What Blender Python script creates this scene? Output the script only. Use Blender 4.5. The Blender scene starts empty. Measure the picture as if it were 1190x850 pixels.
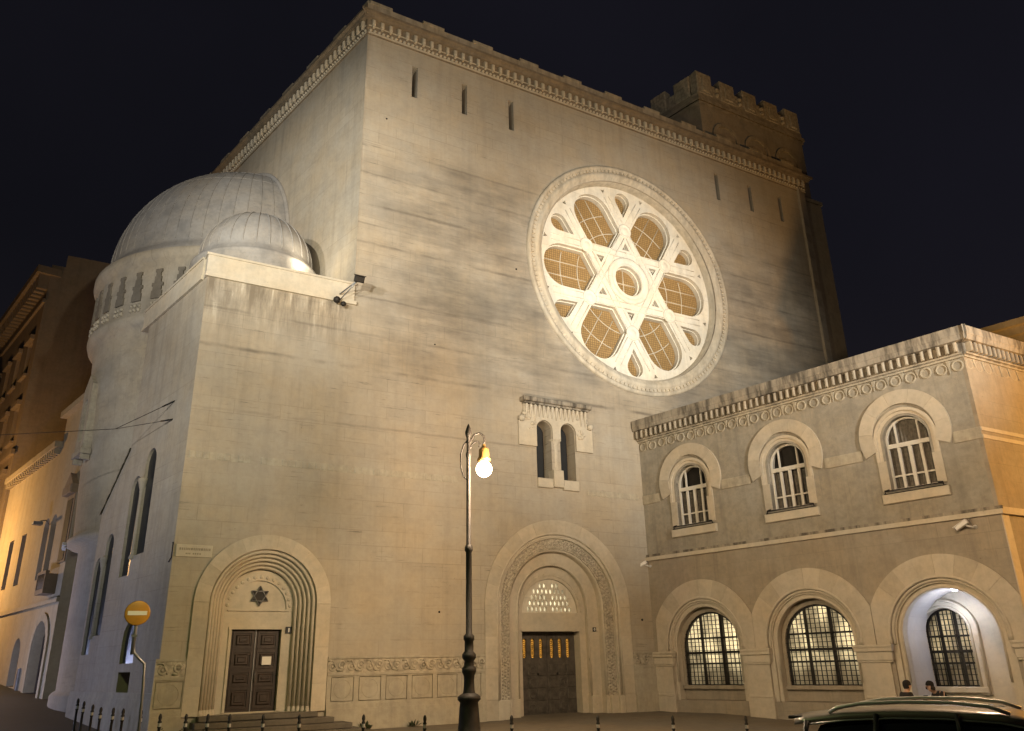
import bpy, math, random
from mathutils import Vector, Matrix
from mathutils.geometry import tessellate_polygon
random.seed(7)
PI = math.pi
sc = bpy.context.scene
col = sc.collection
for vt in ('Standard',):
    sc.view_settings.view_transform = vt
sc.view_settings.look = 'None'; sc.view_settings.exposure = 0

# ------------------------------------------------------------------ frames
SKEW = math.radians(12.305)
CW, SW = math.cos(SKEW), math.sin(SKEW)
SB = Vector((-SW, CW, 0))            # the side walls run back along this direction
NO = Vector((-CW, -SW, 0))           # and face this way
def frame(o, u, w):
    u, w = Vector(u), Vector(w); v = Vector((0, 0, 1)); o = Vector(o)
    return Matrix(((u.x, v.x, w.x, o.x), (u.y, v.y, w.y, o.y), (u.z, v.z, w.z, o.z), (0, 0, 0, 1)))
FAC = frame((0, 0, 0), (1, 0, 0), (0, -1, 0))          # main front: x along, y up, z outwards
WNG = frame((21.1, 0, 0), -SB, NO)                     # right wing
CORN = Vector((21.1, 0, 0)) - 13.1 * SB
RFC = frame(CORN, (1, 0, 0), (0, -1, 0))               # end wall of the wing
LBF = frame((3.2, 0, 0), -SB, NO)                      # side wall of the low corner block (x negative going back)
MLF = frame((8.32, 0, 0), -SB, NO)                     # side wall of the tall hall
ID = Matrix.Identity(4)
def ground(x, y):
    if y > 0: return -.12 + .07 * min(y, 60)
    return -.12 - .06 * min(max(0, -y - 3), 8)

# ------------------------------------------------------------------ mesh builder
class MB:
    def __init__(s): s.v = []; s.f = []; s.sm = []
    def add(s, vs, fs, smooth=False):
        n = len(s.v); s.v += [tuple(p) for p in vs]
        s.f += [tuple(i + n for i in f) for f in fs]; s.sm += [smooth] * len(fs); return s
    def box(s, x0, x1, y0, y1, z0, z1):
        vs = [(x, y, z) for z in (z0, z1) for y in (y0, y1) for x in (x0, x1)]
        return s.add(vs, [(0, 2, 3, 1), (4, 5, 7, 6), (0, 1, 5, 4), (2, 6, 7, 3), (0, 4, 6, 2), (1, 3, 7, 5)])
    def cbox(s, x0, x1, y0, y1, z0, z1, c=.02):
        """box whose front (z1) edges are chamfered"""
        b = [(x0, y0), (x1, y0), (x1, y1), (x0, y1)]; i = [(x0 + c, y0 + c), (x1 - c, y0 + c), (x1 - c, y1 - c), (x0 + c, y1 - c)]
        vs = [(x, y, z0) for x, y in b] + [(x, y, z1 - c) for x, y in b] + [(x, y, z1) for x, y in i]
        fs = [(3, 2, 1, 0), (8, 9, 10, 11)]
        for k in range(4):
            j = (k + 1) % 4; fs += [(k, j, 4 + j, 4 + k), (4 + k, 4 + j, 8 + j, 8 + k)]
        return s.add(vs, fs)
    def prism(s, outer, holes, z0, z1, back=True, smooth=False):
        loops = [outer] + list(holes); flat = [p for l in loops for p in l]
        tris = tessellate_polygon([[Vector((p[0], p[1], 0)) for p in l] for l in loops])
        N = len(flat); vs = [(p[0], p[1], z1) for p in flat] + [(p[0], p[1], z0) for p in flat]
        fs = []
        for t in tris:
            a, b, c = (flat[i] for i in t)
            if (b[0]-a[0])*(c[1]-a[1]) - (b[1]-a[1])*(c[0]-a[0]) < 0: t = (t[0], t[2], t[1])
            fs.append(tuple(t))
            if back: fs.append((t[0] + N, t[2] + N, t[1] + N))
        k = 0
        for li, l in enumerate(loops):
            A = sum(l[i][0]*l[(i+1) % len(l)][1] - l[(i+1) % len(l)][0]*l[i][1] for i in range(len(l)))
            fwd = (A > 0) == (li == 0)
            for i in range(len(l)):
                j = (i + 1) % len(l); a, b = k + i, k + j
                fs.append((a + N, b + N, b, a) if fwd else (b + N, a + N, a, b))
            k += len(l)
        return s.add(vs, fs, smooth)
    def lathe(s, prof, n=48, a0=0., a1=2*PI, M=None, smooth=True, cap=False):
        """profile of (radius, height) about local z"""
        closed = abs(a1 - a0 - 2*PI) < 1e-6; m = n if closed else n + 1
        vs = []
        for i in range(m):
            a = a0 + (a1 - a0) * i / n
            for r, h in prof:
                p = Vector((r * math.cos(a), r * math.sin(a), h)); vs.append(M @ p if M else p)
        k = len(prof); fs = []
        for i in range(n):
            i2 = (i + 1) % m
            for j in range(k - 1): fs.append((i*k + j, i2*k + j, i2*k + j + 1, i*k + j + 1))
        if cap:
            fs.append(tuple(i*k for i in range(m))[::-1]); fs.append(tuple(i*k + k - 1 for i in range(m)))
        return s.add(vs, fs, smooth)
    def tube(s, pts, r, n=8, closed=False, caps=True):
        pts = [Vector(p) for p in pts]; rs = r if isinstance(r, (list, tuple)) else [r] * len(pts)
        N = len(pts); vs = []; up = None
        for i, p in enumerate(pts):
            if closed: d = pts[(i+1) % N] - pts[i-1]
            else: d = pts[min(i+1, N-1)] - pts[max(i-1, 0)]
            d.normalize()
            if up is None: up = Vector((0, 0, 1)) if abs(d.z) < .9 else Vector((1, 0, 0))
            a = d.cross(up); 
            if a.length < 1e-4: a = d.orthogonal()
            a.normalize(); b = a.cross(d); up = b
            for k in range(n):
                t = 2*PI*k/n; vs.append(p + rs[i] * (math.cos(t)*a + math.sin(t)*b))
        fs = []
        for i in range(N if closed else N - 1):
            j = (i + 1) % N
            for k in range(n): fs.append((i*n + k, i*n + (k+1) % n, j*n + (k+1) % n, j*n + k))
        if caps and not closed:
            fs.append(tuple(range(n))[::-1]); fs.append(tuple((N-1)*n + k for k in range(n)))
        return s.add(vs, fs, True)
    def ball(s, c, r, n=16, m=10, sc_=(1, 1, 1)):
        M = Matrix.Translation(c) @ Matrix.Diagonal((*sc_, 1))
        return s.lathe([(max(r*math.sin(PI*i/m), 1e-4), -r*math.cos(PI*i/m)) for i in range(m + 1)], n, M=M)
    def build(s, name, mat, parent=None, M=ID, kind=None):
        me = bpy.data.meshes.new(name); me.from_pydata(s.v, [], s.f); me.validate()
        if any(s.sm) and len(me.polygons) == len(s.sm): me.polygons.foreach_set('use_smooth', s.sm)
        me.materials.append(mat); o = bpy.data.objects.new(name, me); col.objects.link(o)
        if parent is not None:
            o.parent = parent; o.matrix_parent_inverse = parent.matrix_world.inverted()
        o.matrix_world = M.copy()
        # keep matrices right without a depsgraph update
        o.matrix_basis = M.copy()
        WM[o.name] = M.copy()
        if parent is not None:
            o.matrix_parent_inverse = WM[parent.name].inverted()
        if kind: o['kind'] = kind
        return o
WM = {}
def tag(o, label, cat, group=None):
    o['label'] = label; o['category'] = cat
    if group: o['group'] = group
    return o
def thing(name, label, cat, loc, rz=0, group=None):
    o = bpy.data.objects.new(name, None); col.objects.link(o); o.empty_display_size = .3
    M = Matrix.Translation(loc) @ Matrix.Rotation(rz, 4, 'Z'); o.matrix_basis = M; WM[o.name] = M
    return tag(o, label, cat, group)

# ------------------------------------------------------------------ 2d shapes
def rect(x0, x1, y0, y1): return [(x0, y0), (x1, y0), (x1, y1), (x0, y1)]
def circ(cx, cy, r, n=64, a0=0): return [(cx + r*math.cos(a0 + 2*PI*i/n), cy + r*math.sin(a0 + 2*PI*i/n)) for i in range(n)]
def arch(cx, zc, r, zb, n=28):
    return [(cx - r, zb)] + [(cx - r*math.cos(PI*i/n), zc + r*math.sin(PI*i/n)) for i in range(n + 1)] + [(cx + r, zb)]
def archpoly(cx, zc, r, zb, n=28): return arch(cx, zc, r, zb, n)[::-1]
def band(cx, zc, r0, r1, zb, n=28):        # r0 < r1, legs to zb
    return arch(cx, zc, r1, zb, n) + arch(cx, zc, r0, zb, n)[::-1]
def inset(poly, d):
    A = sum(poly[i][0]*poly[(i+1) % len(poly)][1] - poly[(i+1) % len(poly)][0]*poly[i][1] for i in range(len(poly)))
    sg = 1 if A > 0 else -1; out = []; N = len(poly)
    for i in range(N):
        p, q, r = (Vector(poly[k]) for k in ((i-1) % N, i, (i+1) % N))
        a = (q - p).normalized(); b = (r - q).normalized()
        na = Vector((-a.y, a.x)) * sg; nb = Vector((-b.y, b.x)) * sg
        m = (na + nb); m /= max(m.length_squared / 2, .35)
        out.append(tuple(q + m * d))
    return out
def voussoirs(mb, cx, zc, r0, r1, w0, w1, n, gap=.012, a0=0, a1=PI, sub=3):
    for i in range(n):
        b0 = a0 + (a1 - a0)*i/n; b1 = a0 + (a1 - a0)*(i + 1)/n; g0 = gap/2
        o = [(cx + r1*math.cos(b0 + g0/r1 + (b1-b0-2*g0/r1)*k/sub), zc + r1*math.sin(b0 + g0/r1 + (b1-b0-2*g0/r1)*k/sub)) for k in range(sub + 1)]
        q = [(cx + r0*math.cos(b0 + g0/r0 + (b1-b0-2*g0/r0)*k/sub), zc + r0*math.sin(b0 + g0/r0 + (b1-b0-2*g0/r0)*k/sub)) for k in range(sub + 1)]
        mb.prism(o + q[::-1], [], w0, w1 + random.uniform(-.004, .004))
def sweep_arch(mb, cx, zc, r, zb, w, rad, n=8):
    mb.tube([(x, y, w) for x, y in arch(cx, zc, r, zb, 32)], rad, n)

# ------------------------------------------------------------------ materials
def newmat(name):
    m = bpy.data.materials.new(name); m.use_nodes = True; nt = m.node_tree
    b = nt.nodes['Principled BSDF']; return m, nt, b
class NT:
    def __init__(s, nt): s.nt = nt
    def n(s, t, **k):
        o = s.nt.nodes.new(t)
        for a, v in k.items():
            if a.startswith('_'): setattr(o, a[1:], v)
        for a, v in k.items():
            if not a.startswith('_'):
                key = int(a[1:]) if a[0] == 'i' and a[1:].isdigit() else a.replace('__', ' ')
                if isinstance(v, bpy.types.NodeSocket): s.nt.links.new(v, o.inputs[key])
                else: o.inputs[key].default_value = v
        return o
    def math(s, op, a, b=0, c=None, clamp=False):
        k = {'i0': a, 'i1': b}
        if c is not None: k['i2'] = c
        return s.n('ShaderNodeMath', _operation=op, _use_clamp=clamp, **k).outputs[0]
    def mix(s, f, a, b, mode='MIX'):
        o = s.nt.nodes.new('ShaderNodeMix'); o.data_type = 'RGBA'; o.blend_type = mode
        for i, v in ((0, f), (6, a), (7, b)):
            if isinstance(v, bpy.types.NodeSocket): s.nt.links.new(v, o.inputs[i])
            else: o.inputs[i].default_value = (*v, 1) if isinstance(v, tuple) and len(v) == 3 else v
        return o.outputs[2]
    def ramp(s, f, stops):
        o = s.nt.nodes.new('ShaderNodeValToRGB'); e = o.color_ramp.elements
        while len(e) < len(stops): e.new(.5)
        for k, (p, c) in enumerate(stops):
            e[k].position = p; e[k].color = (c, c, c, 1) if not isinstance(c, tuple) else (*c, 1)
        s.nt.links.new(f, o.inputs[0]); return o.outputs[0]
    def noise(s, vec, scale, detail=4, rough=.55):
        return s.n('ShaderNodeTexNoise', Vector=vec, Scale=scale, Detail=detail, Roughness=rough).outputs[0]
    def scaled(s, vec, sx, sy, sz):
        return s.n('ShaderNodeVectorMath', _operation='MULTIPLY', i0=vec, i1=(sx, sy, sz)).outputs[0]
def smooth01(N, v, a, b): return N.n('ShaderNodeMapRange', _interpolation_type='SMOOTHSTEP', i0=v, i1=a, i2=b).outputs[0]

def stone(name, c, joints=None, jdark=.75, mott=.35, streak=.3, rough=.85, bump=.25, island=0, carve=0, dark_band=None, lines=(), grime=0, top=None, crack=0, dash=0, drips=None):
    m, nt, b = newmat(name); N = NT(nt)
    tc = N.n('ShaderNodeTexCoord').outputs['Object']; sep = N.n('ShaderNodeSeparateXYZ', i0=tc)
    x, y = sep.outputs[0], sep.outputs[1]
    n1 = N.noise(tc, .45, 5, .6); n2 = N.noise(tc, 6, 6, .65); n3 = N.noise(tc, 40, 4, .6)
    st = N.noise(N.scaled(tc, 2.2, .12, 1), 1, 5, .6)
    dark = tuple(v*.55 for v in c); warm = (c[0]*1.06, c[1]*.97, c[2]*.84)
    cc = N.mix(N.ramp(n1, [(.35, 0.), (.68, 1.)]), c, warm)
    cc = N.mix(N.math('MULTIPLY', N.ramp(n2, [(.42, 0.), (.75, 1.)]), mott), cc, dark)
    cc = N.mix(N.math('MULTIPLY', N.ramp(st, [(.5, 0.), (.72, 1.)]), streak), cc, dark)
    n4 = N.noise(tc, 1.3, 9, .72)
    cc = N.mix(N.math('MULTIPLY', N.ramp(n4, [(.38, 1.), (.52, 0.)]), mott*.9), cc, tuple(v*.62 for v in c))
    cc = N.mix(N.math('MULTIPLY', N.ramp(n4, [(.52, 0.), (.68, 1.)]), mott*.6), cc, tuple(min(.8, v*1.22) for v in c))
    st2 = N.noise(N.scaled(tc, 7.5, .28, 7.5), 1, 6, .7)
    cc = N.mix(N.math('MULTIPLY', N.math('MULTIPLY', N.ramp(st2, [(.52, 0.), (.68, 1.)]), N.ramp(n1, [(.4, 0.), (.6, 1.)])), streak*.9), cc, dark)
    if dash:
        da = N.noise(N.scaled(tc, .75, 11, 1), 1, 6, .75)
        cc = N.mix(N.math('MULTIPLY', N.math('MULTIPLY', N.ramp(da, [(.585, 0.), (.66, 1.)]), N.ramp(N.noise(tc, .5, 3), [(.38, 0.), (.6, 1.)])), dash), cc, tuple(v*.38 for v in c))
    spk = N.n('ShaderNodeTexVoronoi', Vector=tc, Scale=1.7, _feature='F1').outputs[0]
    cc = N.mix(N.math('MULTIPLY', N.math('SUBTRACT', 1, smooth01(N, N.math('ADD', spk, N.math('MULTIPLY', n3, .05)), .03, .075)), .45), cc, tuple(v*.25 for v in c))
    h = N.math('ADD', N.math('ADD', N.math('MULTIPLY', n2, .5), N.math('MULTIPLY', n3, .35)), N.math('MULTIPLY', n4, .8))
    if joints:
        br = N.n('ShaderNodeTexBrick', Vector=N.scaled(tc, 1, 1, 0), Color1=(.92, .92, .92, 1), Color2=(1.04, 1.04, 1.04, 1), Mortar=(jdark, jdark, jdark, 1), Scale=1.0, i5=joints[2] if len(joints) > 2 else .012)
        br.inputs['Mortar Smooth'].default_value = .3; br.inputs['Brick Width'].default_value = joints[0]; br.inputs['Row Height'].default_value = joints[1]
        br.inputs['Mortar Size'].default_value = joints[2] if len(joints) > 2 else .012
        keep = N.ramp(N.noise(N.scaled(tc, .25, .9, 1), 1, 4), [(.42, .08), (.66, .85)])
        cc = N.mix(keep, cc, br.outputs[0], 'MULTIPLY')
        h = N.math('SUBTRACT', h, N.math('MULTIPLY', N.math('MULTIPLY', br.outputs[1], keep), .4))
    if dark_band:                                    # dark blotches along the coursing between two heights
        z0, z1, amt, xm = dark_band
        wob = N.math('MULTIPLY', N.math('SUBTRACT', N.noise(tc, .35, 3), .5), 5)
        yy = N.math('ADD', y, wob)
        k = N.math('MULTIPLY', smooth01(N, yy, z0 - 1, z0 + 2), N.math('SUBTRACT', 1, smooth01(N, yy, z1 - 2.2, z1 + .4)))
        k = N.math('MULTIPLY', k, N.math('ADD', .25, N.math('MULTIPLY', smooth01(N, x, xm - 2, xm + 2), .75)))
        hz = N.noise(N.scaled(tc, .4, 3.0, 1), 1, 8, .72)
        big = N.noise(N.scaled(tc, .3, .5, 1), 1, 4, .6)
        k = N.math('MULTIPLY', k, N.math('ADD', N.math('MULTIPLY', N.ramp(big, [(.36, 0.), (.64, 1.)]), .8), N.math('MULTIPLY', N.ramp(hz, [(.42, 0.), (.72, 1.)]), .5)))
        cc = N.mix(N.math('MULTIPLY', k, amt, clamp=True), cc, (.125, .113, .096))
    for (lz, lw, amt) in lines:                 # stained bed joints
        d = N.math('ABSOLUTE', N.math('SUBTRACT', N.math('ADD', y, N.math('MULTIPLY', N.math('SUBTRACT', N.noise(tc, 1.5, 3), .5), .12)), lz))
        k = N.math('SUBTRACT', 1, smooth01(N, d, 0, lw))
        k = N.math('MULTIPLY', k, N.ramp(N.noise(N.scaled(tc, .5, 1, 1), 1, 4), [(.38, 0.), (.6, 1.)]))
        cc = N.mix(N.math('MULTIPLY', k, amt, clamp=True), cc, (.07, .06, .05))
    if grime:                                   # black crust running down from above
        g = N.noise(N.scaled(tc, 3.2, .5, 3.2), 1, 5, .65)
        cc = N.mix(N.math('MULTIPLY', N.ramp(g, [(.42, 0.), (.6, 1.)]), grime), cc, (.045, .04, .034))
    if drips:                                   # wash-down stains below a ledge at height drips[0]
        k = N.math('MULTIPLY', smooth01(N, y, drips[0] - drips[1], drips[0]), N.math('SUBTRACT', 1, smooth01(N, x, drips[2] - .3, drips[2] + .3)))
        dn = N.noise(N.scaled(tc, 3.5, .45, 1), 1, 7, .72)
        cc = N.mix(N.math('MULTIPLY', k, N.math('MULTIPLY', N.ramp(dn, [(.40, 0.), (.60, 1.)]), .8)), cc, (.14, .115, .085))
        cc = N.mix(N.math('MULTIPLY', k, N.math('MULTIPLY', N.ramp(dn, [(.34, 1.), (.40, 0.)]), .5)), cc, (.62, .58, .49))
    if top:                                     # weathered upper edge
        k = smooth01(N, N.math('ADD', y, N.math('MULTIPLY', N.math('SUBTRACT', N.noise(N.scaled(tc, 2.5, .3, 1), 1, 5), .5), top[2])), top[0], top[1])
        cc = N.mix(N.math('MULTIPLY', k, .6), cc, (.09, .075, .06))
    if carve:
        v = N.n('ShaderNodeTexVoronoi', Vector=tc, Scale=carve, _feature='F1').outputs[0]
        v2 = N.noise(tc, carve*1.6, 3)
        vv = N.math('ADD', N.math('MULTIPLY', v, .8), N.math('MULTIPLY', v2, .5))
        cc = N.mix(N.ramp(vv, [(.55, 0.), (.85, .5)]), cc, tuple(q*.4 for q in c))
        h = N.math('SUBTRACT', h, N.math('MULTIPLY', vv, 1.6))
    if island:
        ri = N.n('ShaderNodeNewGeometry').outputs['Random Per Island']
        hs = N.n('ShaderNodeHueSaturation', Color=cc, Saturation=1.0, Value=N.math('ADD', 1 - island/2, N.math('MULTIPLY', ri, island)))
        cc = hs.outputs[0]
    if crack:
        e = N.n('ShaderNodeTexVoronoi', Vector=N.n('ShaderNodeVectorMath', _operation='ADD', i0=tc, i1=N.scaled(N.n('ShaderNodeTexNoise', Vector=tc, Scale=1.5, Detail=4.).outputs[1], .9, .9, .9)).outputs[0], Scale=crack, _feature='DISTANCE_TO_EDGE').outputs[0]
        cc = N.mix(N.math('MULTIPLY', N.math('SUBTRACT', 1, smooth01(N, e, 0, .012)), .35), cc, tuple(min(1, q*1.6) for q in c))
    nt.links.new(cc, b.inputs['Base Color']); b.inputs['Roughness'].default_value = rough
    b.inputs['Specular IOR Level'].default_value = .25
    bp = N.n('ShaderNodeBump', Strength=bump, Distance=.03, Height=h); nt.links.new(bp.outputs[0], b.inputs['Normal'])
    return m
def plain(name, c, rough=.6, metal=0, var=.25, scale=4, bump=.1, spec=.4, coat=0):
    m, nt, b = newmat(name); N = NT(nt); tc = N.n('ShaderNodeTexCoord').outputs['Object']
    n1 = N.noise(tc, scale, 5, .6)
    cc = N.mix(N.ramp(n1, [(.35, 0.), (.7, 1.)]), c, tuple(v*(1 - var) for v in c))
    nt.links.new(cc, b.inputs['Base Color']); b.inputs['Metallic'].default_value = metal
    nt.links.new(N.math('ADD', rough - .08, N.math('MULTIPLY', n1, .16)), b.inputs['Roughness'])
    b.inputs['Specular IOR Level'].default_value = spec; b.inputs['Coat Weight'].default_value = coat
    if bump:
        bp = N.n('ShaderNodeBump', Strength=bump, Distance=.01, Height=N.noise(tc, scale*8, 3)); nt.links.new(bp.outputs[0], b.inputs['Normal'])
    return m
def emis(name, c, s, var=None, base=(.3, .28, .22)):
    m, nt, b = newmat(name); N = NT(nt)
    b.inputs['Base Color'].default_value = (*base, 1); b.inputs['Roughness'].default_value = .6
    b.inputs['Emission Color'].default_value = (*c, 1); b.inputs['Emission Strength'].default_value = s
    if var:
        tc = N.n('ShaderNodeTexCoord').outputs['Object']
        n1 = N.noise(N.scaled(tc, *var[0]), 1, 4, .6)
        nt.links.new(N.math('MULTIPLY', N.ramp(n1, [(var[1], var[3]), (var[2], 1.)]), s), b.inputs['Emission Strength'])
    return m
WALL = (.40, .365, .305)
M_front = stone('front_ashlar', WALL, joints=(1.5, .50, .012), jdark=.68, mott=.22, streak=.28, bump=.2, dark_band=(11.5, 22.4, .72, 9.5), lines=((11.76, .11, .6), (13.1, .08, .4), (14.6, .08, .4), (16.9, .10, .5), (17.7, .07, .4), (18.6, .11, .5), (20.0, .08, .35), (21.3, .08, .35), (9.6, .07, .3)), dash=.8, drips=(14.2, 2.6, 8.3))
M_side = stone('side_ashlar', WALL, joints=(1.5, .50, .012), jdark=.7, mott=.3, streak=.5, bump=.25, dash=.35)
M_pale = stone('pale_limestone', (.52, .48, .40), mott=.3, streak=.2, bump=.15)
M_vous = stone('voussoir_stone', (.50, .455, .375), mott=.32, streak=.2, bump=.2, island=.2)
M_rose = stone('rose_limestone', (.66, .635, .56), joints=(1.1, .8, .012), jdark=.7, mott=.25, streak=.2, bump=.2, grime=.10)
M_rosering = stone('rose_ring_limestone', (.52, .48, .40), mott=.25, streak=.2, bump=.15, grime=.25)
M_carve = stone('carved_limestone', (.48, .44, .36), carve=6.5, bump=.5)
M_carve2 = stone('finely_carved_limestone', (.50, .46, .38), carve=11, bump=.5)
M_corn = stone('weathered_cornice', (.40, .36, .29), mott=.4, streak=.35, grime=.35, bump=.3)
M_recess = stone('shade_darkened_cornice', (.24, .20, .15), mott=.4, streak=.3, grime=.3, bump=.3)  # dark base colour puts gap shade behind the dentils, with grime over it
M_frz = stone('worn_relief_limestone', (.42, .385, .31), mott=.5, streak=.4, bump=.4, grime=.2)
M_crust = stone('black_crusted_cornice', (.34, .31, .26), mott=.4, streak=.3, grime=.8, bump=.3)
M_wains = stone('wainscot_stone', (.44, .41, .34), mott=.4, streak=.3, bump=.25, grime=.12)
M_rough = stone('rough_render', (.32, .30, .255), mott=.5, streak=.65, bump=.8, rough=.95)
M_wing = stone('wing_ashlar', (.33, .295, .24), joints=(1.5, .5, .010), jdark=.75, mott=.35, streak=.5, bump=.3, dash=.2)
M_lead = stone('lead_sheet', (.31, .305, .30), mott=.4, streak=.55, rough=.8, bump=.25)
M_relief = stone('darkened_relief', (.20, .18, .15), mott=.4, streak=.2, bump=.4)
M_dark = plain('dark_void', (.02, .018, .016), rough=.8)
M_glassdk = plain('dark_window_glass', (.022, .024, .027), rough=.35, var=.3, spec=.4, bump=0)
M_wood = plain('dark_brown_wood', (.045, .03, .022), rough=.5, var=.5, scale=7, bump=.3)
M_bronze = plain('patinated_bronze', (.12, .105, .088), rough=.6, metal=.3, var=.5, scale=5, bump=.4)
M_iron = plain('black_cast_iron', (.022, .019, .016), rough=.6, metal=.3, var=.4, scale=6, bump=.2)
M_grille = plain('dark_grille_iron', (.018, .015, .012), rough=.55, var=.3)
M_white = plain('white_window_paint', (.62, .59, .52), rough=.55, var=.15)
M_curtain = plain('grey_curtain', (.16, .145, .12), rough=.9, var=.5, scale=9)
M_step = stone('step_stone', (.14, .125, .105), mott=.5, streak=.3, bump=.4)
M_steel = plain('grey_steel', (.25, .25, .25), rough=.45, metal=.6)
M_cam = plain('white_plastic_housing', (.7, .68, .64), rough=.45, var=.1)
M_paper = plain('white_paper', (.75, .72, .66), rough=.8, var=.05, bump=0)
M_black = plain('black_plastic', (.015, .015, .015), rough=.5)
M_rub = plain('tyre_rubber', (.02, .02, .02), rough=.85)

# ==================================================================== SYNAGOGUE
syn = thing('synagogue', 'huge floodlit pale stone synagogue with great rose window, domed apse and battlemented tower', 'synagogue', (8.3, 0, 0))
RC = (21.62, 18.36)                                  # rose centre on the front
slitx = [10.5, 12.87, 15.24, 27.78, 30.2, 32.5]
holes = [rect(x - .13, x + .13, 24.33, 25.95) for x in slitx]
holes.append(circ(*RC, 5.02, 96))
BFC = 16.92
holes += [archpoly(BFC - .56, 10.40, .35, 8.42, 14), archpoly(BFC + .56, 10.40, .35, 8.42, 14)]
LP, RP = 6.0, 16.82
holes += [archpoly(LP, 3.6, 1.62, .47), archpoly(RP, 3.65, 2.70, -.17)]
outer = [(3.2, -1.5), (34.75, -1.5), (34.75, 27.0), (8.32, 27.0), (8.32, 14.3), (3.2, 14.3)]
MB().prism(outer, holes, -1.35, 0).build('front_wall', M_front, syn, FAC)
for x in slitx:
    MB().box(x - .13, x + .13, 24.33, 25.95, -.75, -.7).build('slit_window', M_dark, syn, FAC)
# side wall of the hall, roof slab
MB().box(-26, -.004, 0, 27.0, -1.2, 0).build('side_wall', M_side, syn, MLF)
roof = []
a, b_ = Vector((8.32, 0, 0)), Vector((34.75, 0, 0)); 
for p in (a, b_, b_ + 26*SB, a + 26*SB): roof.append(p)
mb = MB(); mb.add([(p.x, p.y, 26.4) for p in roof] + [(p.x, p.y, 26.6) for p in roof], [(3, 2, 1, 0), (4, 5, 6, 7)])
mb.build('roof', M_crust, syn)
MB().box(-26, 0, -1, 27, -.6, 0).build('far_side_wall', M_side, syn, frame((34.75, 0, 0), SB*-1, -NO) @ Matrix.Translation((0, 0, -.05)))
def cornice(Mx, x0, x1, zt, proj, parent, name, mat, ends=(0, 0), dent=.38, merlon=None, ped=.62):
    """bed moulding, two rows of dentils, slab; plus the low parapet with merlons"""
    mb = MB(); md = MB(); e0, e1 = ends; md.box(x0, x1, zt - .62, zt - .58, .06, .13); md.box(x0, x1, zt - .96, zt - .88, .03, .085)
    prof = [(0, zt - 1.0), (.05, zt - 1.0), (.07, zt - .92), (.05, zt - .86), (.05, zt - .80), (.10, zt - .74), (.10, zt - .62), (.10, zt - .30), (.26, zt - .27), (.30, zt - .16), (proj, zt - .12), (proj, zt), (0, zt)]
    for i in range(len(prof) - 1):
        (w0, z0), (w1, z1) = prof[i], prof[i+1]
        mb.add([(x0 - w0*e0, z0, w0), (x1 + w0*e1, z0, w0), (x1 + w1*e1, z1, w1), (x0 - w1*e0, z1, w1)], [(0, 1, 2, 3)])
    n = int((x1 - x0)/dent); d = (x1 - x0)/n
    for i in range(n):
        x = x0 + (i + .5)*d
        md.cbox(x - d*.20, x + d*.20, zt - .60, zt - .31, .08, .24, .04)
        md.cbox(x - d*.13, x + d*.13, zt - .70, zt - .5, .08, .22, .02)
    n2 = n*2; d2 = (x1 - x0)/n2
    for i in range(n2):
        x = x0 + (i + .5)*d2; md.ball((x, zt - .80, .06), .075, 6, 4)
    md.build('dentil_course', M_pale, parent, Mx)
    o = mb.build(name, mat, parent, Mx)
    if merlon is not None:
        mb = MB(); mb.box(x0 - .1*e0, x1, zt, zt + ped, -.5, .08)
        x = x0 + merlon
        while x < x1 - .3:
            mb.cbox(x, min(x + 1.04, x1), zt + ped, zt + ped + .19, -.45, .09, .03); x += 2.48
        mb.build(name.replace('cornice', 'parapet'), M_corn, parent, Mx)
    return o
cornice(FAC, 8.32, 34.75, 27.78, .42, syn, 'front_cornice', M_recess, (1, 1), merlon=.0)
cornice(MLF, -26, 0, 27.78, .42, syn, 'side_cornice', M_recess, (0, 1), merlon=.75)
# thin carved string course, front
mb = MB()
for x0, x1 in ((3.3, 5.2), (5.5, 8.6), (8.65, 12.6), (18.3, 20.9)):
    n = int((x1 - x0)/.21); mb = MB(); mb.box(x0, x1, 7.90, 8.15, -.01, .012)
    for i in range(n):
        x = x0 + (i + .5)*(x1 - x0)/n
        if random.random() > .12: mb.cbox(x - .09, x + .09, 7.92, 8.13, -.01, .025, .012)
    mb.build('string_course', M_wains, syn, FAC)

# ---- rose window: moulded ring > tracery, panes, leading
R0 = FAC @ Matrix.Translation((RC[0], RC[1], 0))
mb = MB(); mb.lathe([(5.78, -.02), (5.78, .09), (5.70, .13), (5.60, .12), (5.57, .05), (5.44, .05), (5.40, .11), (5.30, .13), (5.20, .10), (5.14, .03), (5.06, .02), (5.02, -.06), (4.97, -.12), (4.94, -.5)], 128)
for i in range(150):
    a = 2*PI*i/150; c, s = math.cos(a), math.sin(a)
    p = [(5.45*c - .055*s, 5.45*s + .055*c), (5.45*c + .055*s, 5.45*s - .055*c), (5.58*c + .055*s, 5.58*s - .055*c), (5.58*c - .055*s, 5.58*s + .055*c)]
    mb.prism(p, [], .04, .115)
rose = mb.build('rose_window', M_rosering, syn, R0)
rho, hw = 2.65, .245
def petal(th):
    h = rho/2 - hw - .02; a0 = rho/math.sqrt(3) + hw/math.sin(PI/3) - .05; p = [(a0, 0), (a0 + h/math.tan(PI/3), h)]
    for k in range(0, 17):
        t = PI/2 - PI*k/16; p.append((3.56 + 1.09*math.cos(t)*1.0, (h + .04*math.cos(t))*math.sin(t)))
    p.append((a0 + h/math.tan(PI/3), -h))
    return [(a*math.cos(th) - b*math.sin(th), a*math.sin(th) + b*math.cos(th)) for a, b in p][::-1]
def drop(th):
    p = [(3.40, 0)]
    for k in range(15):
        t = math.radians(115) - math.radians(230)*k/14; p.append((4.33 + .43*math.cos(t), .43*math.sin(t)))
    return [(a*math.cos(th) - b*math.sin(th), a*math.sin(th) + b*math.cos(th)) for a, b in p][::-1]
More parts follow.
